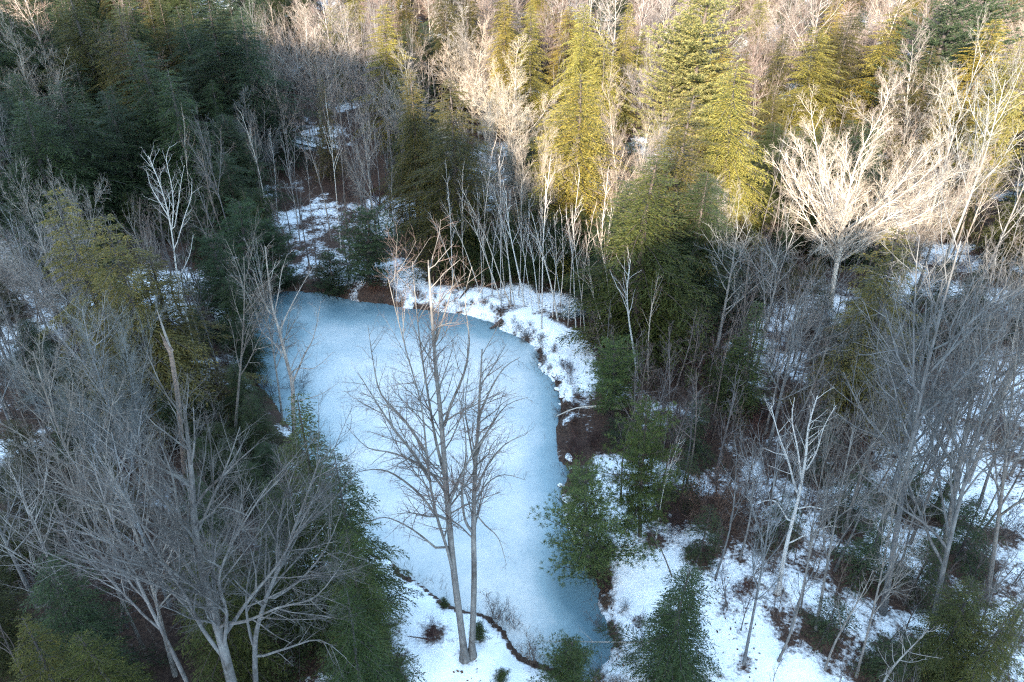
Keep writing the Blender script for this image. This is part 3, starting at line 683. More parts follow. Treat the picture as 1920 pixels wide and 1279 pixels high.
for (x, y, h, w, base, lb, sh) in [(1800, 440, 18, 3.6, (1655, 1150), 'tall grey tree with thick leaning trunk at right', 'the thick leaning tree'),
                                   (1880, 470, 17, 3.6, (1760, 1080), 'tall bare tree with pink lit top near the right edge', 'the pink topped tree'),
                                   (1745, 560, 15, 3.4, (1640, 1040), 'pale twiggy tree left of the thick leaning trunk', 'the pale twiggy tree'),
                                   (1850, 640, 15, 3.8, (1740, 1230), 'grey tree arching toward the right edge', 'the arching grey tree'),
                                   (1915, 600, 17, 3.6, (1850, 1130), 'bare tree with mossy trunk cut by the right edge', 'the mossy trunk tree'),
                                   (1690, 690, 12, 3.0, (1580, 1000), 'thin many twigged tree over the snow patches', 'the thin twigged tree'),
                                   (1600, 800, 10, 1.8, (1530, 1180), 'slender leaning tree on the open snow', 'the slender snow tree'),
                                   (1460, 830, 9, 1.7, (1395, 1245), 'split trunk grey tree at the bottom of the snow', 'the split trunk tree'),
                                   (1700, 880, 10, 1.6, (1605, 1270), 'slim leaning tree at the bottom edge on snow', 'the slim bottom tree'),
                                   (1560, 790, 9, 1.4, (1500, 1150), 'dark slim tree behind the white birch', 'the dark slim tree')]:
    hero('forest_maple', x, y, h, w, lb, sh, base=base, bark=(.19, .178, .17), twig=(.165, .15, .142))
# --- birches
for (x, y, base, w, lb, sh) in [(345, 215, (365, 440), 1.1, 'thin white birch behind the forked one', 'the thin white birch'),
                             (455, 210, (505, 420), 1.3, 'thin leaning birch left of the snow slope', 'the snow slope birch'),
                             (505, 250, (520, 400), 1.0, 'faint thin birch at the left of the snow slope', 'the faint birch'),
                             (614, 205, (640, 470), 1.3, 'straight white birch with reddish top above the pond', 'the straight white birch'),
                             (862, 345, (958, 575), 1.5, 'white birch leaning left from the far bank', 'the left leaning birch'),
                             (890, 400, (928, 540), 1.1, 'shorter leaning birch behind the far bank', 'the shorter birch'),
                             (955, 355, (983, 575), 1.4, 'upright white birch at the middle of the far bank', 'the upright birch'),
                             (1008, 395, (1046, 602), 1.3, 'thick white birch at the bend of the bank', 'the bend birch'),
                             (985, 420, (1012, 585), 1.0, 'faint slim birch between two brighter ones', 'the slim birch'),
                             (1030, 430, (1058, 600), 1.0, 'thin grey birch right of the thick one', 'the thin grey birch'),
                             (880, 372, (938, 562), .9, 'second leaning birch left of the upright one', None), (925, 345, (966, 580), .9, 'thin tall birch just left of the upright one', None), (968, 372, (1000, 590), .8, 'hair thin birch just right of the upright one', None),
                             (1062, 405, (1080, 615), .9, 'thin white birch right of the bank bend', None), (1078, 392, (1097, 624), .8, 'grey slim birch at the right end of the bank', None), (1120, 430, (1152, 655), .9, 'thin white birch beside the curved one', None),
                             (832, 372, (900, 548), .9, 'leaning birch at the left end of the far bank row', None), (805, 392, (862, 545), .8, 'leftmost thin birch behind the far bank', None),
                             (1102, 470, (1140, 645), 1.3, 'curved white birch right of the far bank', 'the curved birch'),
                             (1185, 480, (1195, 715), 1.6, 'forked white birch above the open green pine', 'the forked bank birch'),
                             (1225, 520, (1215, 720), 1.0, 'straight thin birch beside the forked one', 'the thin bank birch'),
                             (1265, 830, (1230, 1010), .8, 'thin pale birch against the dense bank pine', 'the thin pine birch')]:
    hero('birch', x, y, 12, w, lb, sh, base=base)

# --- hand shaped trees ------------------------------------------------------
def px_line(Y, pts, dy0=0., dy1=0.):
    n = len(pts); out = []
    for i, (x, y) in enumerate(pts):
        t = i / (n - 1); out.append(at_dist(x, y, Y + dy0 + (dy1 - dy0) * t))
    return out
def smooth_line(pts, k=3):
    """Catmull-Rom through the points"""
    out = []; n = len(pts)
    for i in range(n - 1):
        a = pts[max(0, i - 1)]; b = pts[i]; c = pts[i + 1]; d = pts[min(n - 1, i + 2)]
        for j in range(k):
            t = j / k
            out.append(.5 * ((2 * b) + (c - a) * t + (2 * a - 5 * b + 4 * c - d) * t * t + (3 * b - a - 3 * c + d) * t ** 3))
    out.append(pts[-1]); return out
def hand_tree(name, base, trunk, limbs, r, label, seed, P, bark_col, twig_col, short, rl=.45, mat=None, t0=.45):
    b = ground_px(*base); Y = b.y; R = random.Random(seed)
    T = {0: [], 1: []}
    o = Vector(b)
    pts = [q - o for q in smooth_line(px_line(Y, trunk))]; pts[0].z = -.4
    n = len(pts); rad = [r * (1.25 if i == 0 else 1) * (1 - .92 * (i / (n - 1)) ** 1.1) + .012 for i in range(n)]
    rad = [q_ * (1 + .7 * math.exp(-max(p_.z, 0) / .45)) for q_, p_ in zip(rad, pts)]
    T[0].append((pts, rad)); P2 = dict(P); P2['len'] = dict(P['len']); P2['len'][2] *= .6; spawn(T, pts, rad, 2, P2, R, t0)
    for ln, dy0, dy1 in limbs:
        a = [q - o for q in smooth_line(px_line(Y, ln, dy0, dy1))]
        i = min(range(n), key=lambda i: (pts[i] - a[0]).length)
        m = len(a); LL = sum((a[j + 1] - a[j]).length for j in range(m - 1)); r0 = min(rad[i] * .7, r * rl + .01, .0075 * LL + .010)
        if (pts[i] - a[0]).length < .6: a[0] = pts[i].copy()
        bb = [r0 * (1 - j / (m - 1)) ** 1.15 + .010 for j in range(m)]
        T[1].append((a, bb)); T['cur'] = len(T[1]) - 1; spawn(T, a, bb, 2, P, R, .22)
    root = thing_bare(name, T, mat or M_BARK, M_BARK, bark_col, twig_col, True, b)
    tag(root, label, 'tree')
    h = at_dist(*trunk[-1], Y).z - b.z
    PLACED.append((root, 'hand', b, h, 3.5))
    u, v = project((b.x, b.y, b.z + h * .6)); d = Y * math.cos(PITCH) + (CAM_H - h * .6) * math.sin(PITCH)
    HERO.append(dict(u=u, v=v, y=Y, rw=3.5 / d * FPX, rh=h * .4 / d * FPX, short=short, kind='hand'))
    return root
PC = par(n={2: 15, 3: 8, 4: 6}, ref={2: 9, 3: 2, 4: .9}, len={2: .25, 3: .42}, ang={2: 42, 3: 42}, shrink={2: .5}, rmin={2: .009, 3: .0045, 4: .003}, up=.05, jit=.09)
hand_tree('bare_maple', (872, 1236), [(872, 1236), (863, 1165), (852, 1080), (844, 1000), (838, 930), (832, 850), (826, 775), (818, 700), (812, 620), (807, 550), (803, 488)],
          [([(857, 1110), (840, 1035), (821, 975), (808, 915), (800, 850), (790, 760), (765, 670), (744, 590), (727, 520)], 0, -1.8),
           ([(836, 900), (818, 830), (805, 755), (790, 660), (780, 570), (773, 490)], 0, 1.6),
           ([(830, 810), (845, 760), (870, 700), (880, 640), (872, 560), (885, 500)], 0, 1.2),
           ([(806, 900), (775, 850), (735, 800), (700, 745), (672, 700)], -.2, -2.4), ([(800, 850), (760, 790), (715, 740), (700, 680), (690, 610)], -.4, 1.5),
           ([(838, 925), (800, 880), (740, 850), (690, 840), (650, 800)], 0, 2.2), ([(822, 975), (790, 930), (740, 890), (700, 880), (655, 890)], 0, -1.5),
           ([(826, 1035), (790, 1005), (760, 985), (720, 970), (680, 985)], 0, -1.2), ([(840, 950), (862, 900), (890, 845), (930, 800)], 0, -1.7),
           ([(815, 650), (830, 600), (845, 550), (852, 505)], 0, .7)],
          .165, 'left stem of the tall bare pair on the snowy point, reaching pink lit tips', 5, PC, (.15, .14, .132), (.13, .095, .085), 'the tall bare pair', .36)
hand_tree('bare_maple', (884, 1230), [(884, 1232), (887, 1160), (889, 1080), (888, 1000), (889, 930), (892, 860), (897, 790), (900, 730), (904, 655)],
          [([(888, 1000), (872, 975), (867, 920), (874, 850), (868, 780), (850, 700)], 0, -1.2), ([(890, 940), (915, 905), (945, 890), (985, 900)], 0, 1.4),
           ([(890, 930), (910, 880), (945, 835), (985, 815)], 0, -1.4), ([(893, 850), (920, 800), (950, 760), (990, 745)], 0, 1.2), ([(898, 780), (920, 730), (945, 690), (975, 670)], 0, -.8),
           ([(889, 960), (910, 985), (935, 1010), (950, 1060)], 0, -1.3), ([(891, 880), (880, 820), (872, 760), (880, 690)], 0, 1.3)],
          .155, 'right stem of the tall bare pair, shorter and with peeling bark', 6, PC, (.15, .14, .132), (.13, .095, .085), 'the shorter stem', .34)
# big fan at the lower left: trunk enters at the bottom edge
PF = par(n={2: 14, 3: 9, 4: 6}, ref={2: 9, 3: 2, 4: .9}, len={2: .38, 3: .36}, ang={2: 33, 3: 36}, shrink={2: .4}, rmin={2: .009, 3: .0042, 4: .003}, up=.05, jit=.08)
hand_tree('bare_maple', (470, 1420), [(470, 1420), (450, 1330), (432, 1270), (415, 1200), (395, 1130), (375, 1050), (365, 980), (360, 900), (352, 820), (345, 760)],
          [([(425, 1240), (380, 1180), (350, 1120), (310, 1060), (270, 990), (240, 940), (200, 880)], 0, -1.5), ([(415, 1200), (405, 1130), (400, 1060), (398, 980), (400, 900), (392, 800)], 0, 1.6),
           ([(395, 1130), (350, 1060), (310, 1000), (280, 920), (262, 850), (235, 780)], 0, 1.8), ([(420, 1215), (425, 1150), (410, 1090), (430, 1030), (470, 960), (510, 900)], 0, -2),
           ([(422, 1190), (470, 1120), (520, 1060), (560, 990), (600, 910)], 0, 1.0), ([(400, 1150), (330, 1110), (270, 1090), (210, 1060), (150, 1050)], 0, -1.0),
           ([(380, 1070), (340, 980), (325, 900), (300, 830)], 0, -.8),
           ([(370, 1000), (400, 930), (430, 860), (450, 800)], 0, .8), ([(415, 1170), (460, 1165), (520, 1140), (590, 1120), (640, 1060)], 0, -1.5)],
          .22, 'big grey bare maple fanning up from the bottom edge at left', 8, PF, (.125, .118, .115), (.085, .08, .078), 'the big bare maple', .28)
hand_tree('bare_tree', (482, 1360), [(482, 1360), (480, 1290), (478, 1230), (482, 1180), (500, 1120), (525, 1060), (548, 1000), (575, 930), (600, 860)],
          [([(478, 1220), (465, 1170), (462, 1110), (475, 1040), (490, 960)], 0, .9), ([(500, 1130), (560, 1090), (610, 1030), (640, 960)], 0, -1.0), ([(478, 1235), (540, 1215), (600, 1200), (650, 1235)], 0, -1.0),
           ([(520, 1070), (520, 1000), (535, 930), (560, 860)], 0, .8)],
          .12, 'slim forked grey tree right beside the big bare maple', 9, PF, (.125, .118, .115), (.085, .08, .078), 'the slim forked tree')

PB = par(n={2: 13, 3: 6, 4: 4}, ref={2: 7, 3: 2, 4: .9}, len={2: .20, 3: .40}, ang={2: 36}, shrink={2: .4}, rmin={2: .010, 3: .006, 4: .004}, up=.05, jit=.10)
hand_tree('birch_tree', (1459, 1111), [(1459, 1111), (1468, 1055), (1480, 1000), (1498, 930), (1511, 855), (1516, 800), (1533, 742)],
          [([(1496, 935), (1478, 865), (1459, 813), (1446, 761)], 0, -1.0), ([(1503, 897), (1495, 839), (1485, 787), (1490, 745)], 0, .9), ([(1482, 985), (1459, 945), (1440, 938), (1420, 945)], 0, -.6),
           ([(1478, 1020), (1510, 1003), (1535, 992), (1562, 986)], 0, -.5), ([(1506, 890), (1530, 850), (1545, 800), (1568, 760)], 0, .8), ([(1490, 955), (1520, 950), (1550, 955), (1575, 940)], 0, .9)],
          .105, 'bright white birch with crooked limbs on the snow at right', 12, PB, (.50, .49, .48), (.22, .195, .185), 'the bright white birch', .5, M_BIRCH, .6)
hand_tree('birch_tree', (372, 690), [(372, 690), (364, 655), (356, 620), (342, 560), (330, 500), (324, 450), (313, 390), (297, 338), (278, 292)],
          [([(322, 432), (325, 390), (322, 350), (312, 300), (318, 275)], 0, .8), ([(325, 440), (334, 385), (339, 345), (346, 310)], 0, -.7), ([(328, 470), (345, 410), (358, 370), (360, 335)], 0, .5), ([(318, 410), (300, 380), (283, 350), (275, 320)], 0, -.7),
           ([(336, 520), (355, 480), (362, 440)], 0, .6)],
          .075, 'tall white birch with forked top on the left', 13, PB, (.52, .51, .50), (.26, .22, .21), 'the tall white birch', .5, M_BIRCH, .72)
hand_tree('bare_maple', (553, 830), [(553, 830), (550, 766), (548, 719), (538, 679), (524, 622), (511, 578), (504, 527), (497, 462)],
          [([(524, 622), (538, 590), (551, 564), (571, 527), (592, 495)], 0, .8), ([(550, 715), (571, 665), (588, 632), (602, 564)], 0, -.8), ([(510, 595), (492, 560), (481, 530), (474, 505)], 0, -.6), ([(550, 755), (585, 745), (610, 735), (638, 715)], 0, .8),
           ([(514, 590), (522, 550), (528, 510), (538, 478)], 0, .6), ([(535, 670), (510, 640), (490, 620), (478, 580)], 0, .9), ([(545, 700), (560, 690), (590, 690), (625, 660)], 0, -.9)],
          .15, 'bare tree with pinkish top on the left shore of the ice', 14, PB, (.30, .27, .25), (.24, .19, .175), 'the pink topped shore tree', .5, None, .4)
# --- broken snag on the left
def snag():
    b = ground_px(345, 900); Y = b.y
    root = empty('broken_snag', b); tag(root, 'broken dead trunk with splintered brown top on the left', 'dead tree')
    line = [p - b for p in smooth_line(px_line(Y, [(348, 900), (340, 820), (334, 750), (325, 690), (318, 650)]))]; line[0].z = -.4
    n = len(line); mb = MB(); mb.tube(line, [.17 - .05 * i / (n - 1) for i in range(n)], 12)
    o = link('trunk', mb.mesh('trunk', M_WOOD, True), root)
    mb = MB(); top = line[-1]
    for k in range(11):
        a = k * .57; q = top + Vector((.09 * math.cos(a), .09 * math.sin(a), -.3)); L = .4 + .9 * rnd.random()
        mb.tube([q, q + Vector((-.10, .0, L * .5)), q + Vector((-.22, .02, L))], [.085, .06, .008], 5)
    link('splinter', mb.mesh('splinter', M_WOOD), root)
    sp = [p - b for p in px_line(Y, [(318, 650), (308, 622), (300, 598), (294, 580)])]; mb = MB(); mb.tube(sp, [.08, .06, .04, .012], 6)
    link('spur', mb.mesh('spur', M_BARK, True), root).color = (.22, .2, .19, 1)
    PLACED.append((root, 'hand', b, 8, .6)); HERO.append(dict(u=325, v=700, y=Y, rw=20, rh=120, short='the broken snag', kind='snag'))
snag()

# --- fallen poles and logs
def fallen(name, pts, r, label, color, mat=M_BARK, z=.16, cat='fallen stem', zs=None, twigs=0, seed=0):
    P = []
    for i, (x, y) in enumerate(pts):
        p = on_plane(x, y, .4); g = max(terrain(p.x, p.y), 0.0)
        P.append(Vector((p.x, p.y, g + z + (zs[i] if zs else 0))))
    o = P[0].copy(); P = [q - o for q in smooth_line(P)]
    n = len(P); rad = [r * (1 - .75 * i / (n - 1)) for i in range(n)]
    root = empty(name, o); tag(root, label, cat)
    mb = MB(); mb.tube(P, rad, 7); a = link('stem', mb.mesh('stem', mat, True), root); a.color = (*color, 1)
    if twigs:
        T = {}; R = random.Random(seed)
        spawn(T, P, rad, 3, par(n={3: twigs, 4: 4}, ref={3: 5}, start={3: .3}, len={3: .25}, rmin={3: .008, 4: .005}), R)
        me = twig_mesh(T, (3, 4), 'twigs', M_BARK); a = link('twigs', me, root); a.color = (*color, 1)
fallen('fallen_birch', [(1168, 792), (1130, 785), (1080, 786), (1040, 790)], .10, 'pale birch pole lying from the right bank over the ice', (.55, .52, .48), M_BIRCH, z=.8, twigs=6, seed=3)
fallen('fallen_pole', [(1235, 1212), (1170, 1204), (1090, 1197), (1010, 1195)], .05, 'long thin pole lying on the ice near the bottom', (.42, .40, .38), z=.12, twigs=8, seed=4)
fallen('fallen_log', [(942, 603), (928, 608), (918, 612)], .22, 'short dark log on the far shoreline', (.10, .07, .06), z=.2, cat='log')
fallen('fallen_log', [(880, 548), (870, 560), (862, 568)], .13, 'slanting dark log on the snow of the far bank', (.11, .08, .07), z=.1, cat='log')
fallen('fallen_pole', [(1258, 1095), (1235, 1065), (1210, 1035)], .05, 'dark bent stem leaning on the right snowy bank', (.12, .10, .09), z=.15, zs=[0, .9, 1.3], twigs=3, seed=5)
fallen('fallen_branch', [(815, 1212), (790, 1206), (765, 1203)], .06, 'short dark branch on the snowy point left of the bare pair', (.10, .075, .065), z=.1, cat='branch', twigs=5, seed=6)
fallen('fallen_log', [(1700, 775), (1650, 765), (1610, 760)], .12, 'snow edged log across the dark ditch at right', (.12, .09, .08), z=.25, cat='log')

# ------------------------------------------------------------------ shrubs of the shore (placed by hand)
for (x, y, h, w, col, lb) in [(700, 548, 2.2, 1.6, (.13, .055, .035), 'rusty brown bush under the far shore pine'), (735, 560, 1.6, 1.0, (.14, .08, .05), 'low tan bush right of the rusty one'),
                          (958, 1190, 2.0, 1.0, (.16, .11, .10), 'grey brown shrub on the shore right of the bare pair'), (925, 1160, 1.7, .9, (.17, .12, .10), 'thin shrub close behind the bare pair'),
                          (1000, 1243, 2.2, .8, (.16, .115, .09), 'upright shrub on the lower shoreline'), (1130, 1190, 1.8, 1.0, (.18, .15, .14), 'pale shrub on the shore opposite the point'),
                          (1080, 860, 2.0, 1.4, (.10, .055, .05), 'dark red brown bush at the right shore'), (1110, 835, 1.9, 1.4, (.09, .05, .045), 'dark bush below the fallen birch pole'),
                          (985, 640, 1.4, 1.1, (.14, .10, .08), 'brown brush at the bend of the shore'), (1060, 690, 1.2, .9, (.13, .09, .08), 'low snow dusted brush at the bank bend'),
                          (812, 1195, 1.3, .9, (.085, .03, .03), 'dark red bush on the snowy point'), (1120, 1060, 1.6, 1.2, (.12, .085, .05), 'brown brush under the overhanging pine'),
                          (1345, 985, 4.6, 2.2, (.19, .115, .085), 'tall reddish brown brush at the middle right'), (1310, 960, 3.8, 1.8, (.18, .11, .085), 'reddish brush left of the tall one'),
                          (1395, 965, 4.2, 2.0, (.17, .11, .09), 'brown brush right of the tall reddish one'), (1330, 700, 3, 1.8, (.12, .05, .04), 'dark red brush left of the slim spruce'),
                          (720, 395, 4, 2.6, (.11, .05, .042), 'red brown thicket on the snow slope'), (660, 370, 3, 2.2, (.10, .05, .045), 'low red brush left of the slope thicket'),
                          (500, 1010, 1.8, 1.2, (.12, .085, .07), 'brush beneath the veiled hemlock'), (560, 735, 2, 1.6, (.10, .08, .075), 'dim grey brush at the left shore'),
                          (505, 745, 2.4, 1.6, (.09, .06, .055), 'dark brush at the left ice edge'), (1385, 1110, 1.3, .8, (.10, .035, .03), 'red brown bush beside the bottom edge hemlock'),
                          (600, 545, 1.8, 1.6, (.07, .06, .05), 'dark bush on the head of the pond'), (1010, 672, 1.0, .8, (.14, .1, .08), 'dry tuft at the ice bend')]:
    b = ground_px(x, y); put('shrub', b, h, w, label=lb, bark=col, twig=col)

# ------------------------------------------------------------------ filler forest
def in_poly(px, py, poly):
    c = False; n = len(poly)
    for i in range(n):
        ax, ay = poly[i]; bx, by = poly[(i + 1) % n]
        if (ay > py) != (by > py) and px < (bx - ax) * (py - ay) / (by - ay) + ax: c = not c
    return c
CLEAR = [[(495, 560), (600, 540), (760, 520), (900, 555), (1010, 590), (1115, 640), (1110, 690), (1070, 740), (1060, 860), (1100, 860), (1160, 1000), (1245, 1020), (1235, 1279), (705, 1279), (700, 1010), (640, 820), (540, 700), (495, 690)],
         [(1450, 1000), (1540, 940), (1700, 1000), (1690, 1130), (1620, 1279), (1400, 1279), (1390, 1120)]]
SNOWGAP = [[(480, 340), (600, 300), (740, 330), (740, 460), (520, 460)], [(590, 780), (640, 780)]]
grid = {}
def gkey(x, y): return (int(x // 4), int(y // 4))
for r_, k_, b_, h_, w_ in PLACED: grid.setdefault(gkey(b_.x, b_.y), []).append((b_.x, b_.y, h_))
def free(x, y, dmin):
    kx, ky = gkey(x, y); m = int(dmin // 4) + 1
    for i in range(kx - m, kx + m + 1):
        for j in range(ky - m, ky + m + 1):
            for (a, b, hh) in grid.get((i, j), []):
                if (a - x) ** 2 + (b - y) ** 2 < dmin * dmin: return False
    return True
FILL = []
SOFT = .6; HCHK = True
def try_fill(kind, x, y, h, w, dmin, **k):
    if pond_sd(x, y)[0] < 1.2: return False
    if not free(x, y, dmin): return False
    z = terrain(x, y)
    u0, v0 = project((x, y, z)); u1, v1 = project((x, y, z + h)); um, vm = project((x, y, z + .6 * h))
    if max(u0, u1) < -60 or min(u0, u1) > 1980 or v1 > 1290 or v0 < -40: return False
    d = y * math.cos(PITCH) + (CAM_H - z) * math.sin(PITCH); pw = w / d * FPX * .75
    for t in (0.02, .25, .45, .65, .85, 1.0):
        u, v = project((x, y, z + t * h))
        ww = pw * (0.15 if t < .3 else (1 if t < .9 else .4))
        for q in CLEAR:
            for s in (-1, 0, 1):
                if in_poly(u + s * ww, v, q): return False
    for H in (HERO if HCHK else ()):
        if y < H['y'] + 1.0 and h > 4.0:
            fac = SOFT if kind in ('forest_maple', 'pole_tree', 'sapling') and y < 80 else (1.25 if y > 80 and H['kind'] not in ('twiggy_maple', 'forest_maple') else 1)
            if H['short'] == 'the broad white maple': fac = 1.15
            if fac < .8 and H['kind'] in ('near_hemlock', 'hemlock', 'spruce'): fac = .8
            if abs(um - H['u']) < (H['rw'] * .75 + pw * .35) * fac and v1 < H['v'] + H['rh'] * .9 and v0 > H['v'] - H['rh']: return False
    grid.setdefault(gkey(x, y), []).append((x, y, h))
    FILL.append((kind, Vector((x, y, z)), h, w, (um, vm), k))
    return True

def scatter(n, tries, xr, yr, fn):
    c = 0
    for _ in range(tries):
        y = rnd.uniform(*yr); half = y * .80 + 14
        x = rnd.uniform(max(xr[0], -half), min(xr[1], half))
        if fn(x, y): c += 1
        if c >= n: break
    return c
U = rnd.uniform
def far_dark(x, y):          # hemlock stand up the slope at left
    return try_fill('hemlock', x, y, U(14, 20), U(3.2, 4.6), 4.2, leaf=rnd.choice([SHADE_DRK, BLU, SHADE_DRK, OLV]))
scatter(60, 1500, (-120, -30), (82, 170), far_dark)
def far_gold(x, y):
    return try_fill('hemlock', x, y, U(13, 19), U(2.8, 4.2), 5.0, leaf=rnd.choice([LIT_YEL, OLV, LIT_YEL, SHADE_DRK]))
scatter(60, 3500, (-30, 175), (88, 200), far_gold)
HCHK = False
def stand_fill(x, y):
    u, v = project((x, y, terrain(x, y)))
    if not (u < 500 and v < 400): return False
    return try_fill('hemlock', x, y, U(11, 16), U(3.2, 4.4), 3.4, leaf=rnd.choice([SHADE_DRK, BLU, BLU]))
scatter(26, 2500, (-80, -24), (70, 110), stand_fill)
HCHK = True
HCHK = False
def slope(x, y, u0, u1, v0, v1):
    u, v = project((x, y, terrain(x, y))); return u0 < u < u1 and v0 < v < v1
def slope_pole(x, y):
    if not slope(x, y, 470, 780, 190, 470): return False
    c = U(.12, .3); return try_fill('pole_tree', x, y, U(8, 13), U(.9, 1.5), 1.3, twig=(.15, .11, .105), bark=(c, c * .93, c * .9))
scatter(55, 9000, (-40, -5), (70, 150), slope_pole)
def slope_tree(x, y):
    if not slope(x, y, 500, 790, 180, 325): return False
    return try_fill('forest_maple', x, y, U(11, 16), U(2.4, 3.6), 2.6, twig=(.19, .155, .15), bark=(.24, .22, .21))
scatter(26, 6000, (-45, -5), (85, 160), slope_tree)
def slope_fir(x, y):
    if not slope(x, y, 520, 800, 200, 330): return False
    return try_fill('hemlock', x, y, U(6, 10), U(1.8, 2.8), 3.2, leaf=rnd.choice([SHADE_DRK, BLU, OLV]))
scatter(12, 4000, (-45, -5), (80, 150), slope_fir)
def veil(x, y):
    u, v = project((x, y, terrain(x, y)))
    if not (330 < u < 520 and 790 < v < 990): return False
    return try_fill('near_hemlock', x, y, U(3, 5), U(1.3, 2.0), 1.8, leaf=rnd.choice([SHADE_DRK, (.042, .056, .024)]), name='young_hemlock')
scatter(8, 3000, (-26, -8), (24, 42), veil)
def corner(x, y):
    u, v = project((x, y, terrain(x, y)))
    if not (-40 < u < 420 and 560 < v < 1420): return False
    return try_fill('near_hemlock', x, y, U(3.5, 6.5), U(1.5, 2.4), 2.3, leaf=rnd.choice([SHADE_DRK, BLU, (.05, .06, .026), (.06, .062, .026)]), name='young_hemlock')
scatter(26, 4000, (-48, -7), (14, 56), corner)
def corner_tree(x, y):
    u, v = project((x, y, terrain(x, y)))
    if not (-60 < u < 330 and 560 < v < 1250): return False
    return try_fill('forest_maple', x, y, U(8, 12), U(1.8, 2.8), 2.2, twig=(.17, .15, .145), bark=rnd.choice([(.25, .235, .225), (.32, .30, .29)]))
scatter(20, 4000, (-48, -9), (18, 56), corner_tree)
def corner_sap(x, y):
    u, v = project((x, y, terrain(x, y)))
    if not (-60 < u < 400 and 560 < v < 1300): return False
    return try_fill('sapling', x, y, U(3, 6), U(.9, 1.6), 1.0, twig=rnd.choice([(.15, .11, .105), (.19, .16, .15)]))
scatter(30, 3000, (-48, -8), (16, 56), corner_sap)
def under_maple(x, y):
    u, v = project((x, y, terrain(x, y)))
    if not (1330 < u < 1930 and 490 < v < 690): return False
    return try_fill('near_hemlock', x, y, U(3.5, 6.5), U(1.5, 2.3), 2.6, leaf=rnd.choice([SHADE_DRK, BLU, OLV]), name='young_hemlock')
scatter(22, 4000, (14, 62), (48, 76), under_maple)
def back_dark(x, y):
    u, v = project((x, y, terrain(x, y)))
    if 480 < u < 740 and v > 290: return False
    return try_fill('hemlock', x, y, U(8, 13), U(2.8, 4.0), 3.6, leaf=rnd.choice([SHADE_DRK, BLU, SHADE_DRK]))
scatter(42, 2500, (-110, -12), (72, 130), back_dark)
HCHK = True
def far_maple(x, y):
    if rnd.random() < .2 and x > -20: return try_fill('hemlock', x, y, U(11, 17), U(2.4, 3.8), 4.0, leaf=rnd.choice([LIT_YEL, OLV, OLV]))
    if x < -34 and y < 170 and rnd.random() < .8: return False
    kind = rnd.choice(['twiggy_maple', 'twiggy_maple', 'forest_maple'])
    c = rnd.choice([(.27, .20, .18), (.36, .31, .275), (.21, .17, .16), (.26, .185, .165), (.18, .145, .14)])
    return try_fill(kind, x, y, U(14, 20), U(4.0, 5.8), 2.9, twig=c, bark=(.30, .27, .25), name='bare_maple')
scatter(250, 9000, (-160, 175), (84, 225), far_maple)
def mid_dark(x, y):          # shaded hemlocks behind the pond and under the sunlit crowns
    return try_fill('hemlock', x, y, U(9, 15), U(2.6, 3.8), 3.4, leaf=rnd.choice([SHADE_DRK, BLU, (.05, .06, .022)]))
scatter(36, 1800, (-10, 70), (66, 92), mid_dark)
def mid_pole(x, y):
    u, v = project((x, y, terrain(x, y)))
    if u < 470 and v < 360: return False
    return try_fill('pole_tree', x, y, U(9, 14), U(1.2, 1.9), 1.7, twig=rnd.choice([(.15, .11, .105), (.13, .10, .10), (.17, .115, .10)]))
scatter(95, 3000, (-70, 60), (62, 110), mid_pole)
scatter(30, 1200, (14, 70), (24, 64), mid_pole)
scatter(30, 1200, (-60, -16), (22, 62), mid_pole)
def mid_sap(x, y):
    return try_fill('sapling', x, y, U(4, 8), U(1.0, 1.8), 1.3, twig=rnd.choice([(.15, .105, .10), (.12, .09, .09), (.16, .10, .085)]))
scatter(75, 2500, (-60, 60), (62, 100), mid_sap)
SOFT = .35
scatter(50, 2600, (12, 60), (18, 64), mid_sap)
scatter(45, 3000, (-50, -12), (16, 66), mid_sap)
def side_maple(x, y):
    return try_fill('forest_maple', x, y, U(11, 17), U(2.2, 3.4), 2.3, twig=rnd.choice([(.17, .15, .145), (.19, .165, .155), (.15, .13, .13)]), bark=rnd.choice([(.25, .235, .225), (.20, .185, .18), (.30, .285, .275)]))
SOFT = .25
scatter(75, 4500, (14, 75), (24, 70), side_maple)
scatter(105, 6000, (-75, -14), (16, 72), side_maple)
def side_dark(x, y):
    return try_fill('near_hemlock', x, y, U(5, 9), U(1.8, 2.8), 2.8, leaf=rnd.choice([SHADE_DRK, BLU, (.045, .058, .022)]), name='young_hemlock')
HCHK = False
scatter(60, 2500, (-70, -13), (26, 74), side_dark)
HCHK = True
scatter(16, 1200, (24, 70), (40, 72), side_dark)
def side_fir(x, y):
    return try_fill('small_hemlock', x, y, U(2.5, 5.5), U(1.2, 2.2), 2.4, leaf=rnd.choice([SHADE_DRK, BLU, (.045, .06, .028)]))
HCHK = False
scatter(26, 1200, (15, 60), (24, 60), side_fir)
scatter(20, 1200, (-50, -14), (22, 60), side_fir)
HCHK = True
def low_brush(x, y):
    c = rnd.choice([(.13, .07, .06), (.11, .06, .055), (.12, .085, .075), (.10, .07, .065)])
    return try_fill('shrub', x, y, U(1.4, 3.0), U(.9, 1.6), 1.2, twig=c, bark=c)
scatter(60, 2500, (-55, 55), (61, 92), low_brush)
scatter(30, 2000, (12, 55), (18, 62), low_brush)
scatter(25, 2000, (-45, -12), (16, 62), low_brush)
_c = CLEAR; CLEAR = []
def shore_brush(x, y):
    if not .1 < pond_sd(x, y)[0] < 1.6: return False
    if y < 30 and x < 2: return False
    b = Vector((x, y, terrain(x, y)))
    if not free(x, y, .9): return False
    c = rnd.choice([(.12, .07, .055), (.15, .10, .08), (.10, .06, .05), (.17, .13, .10)]); grid.setdefault(gkey(x, y), []).append((x, y, 1))
    FILL.append(('shrub', b, U(.5, 1.2), U(.4, .9), project(b), dict(twig=c, bark=c))); return True
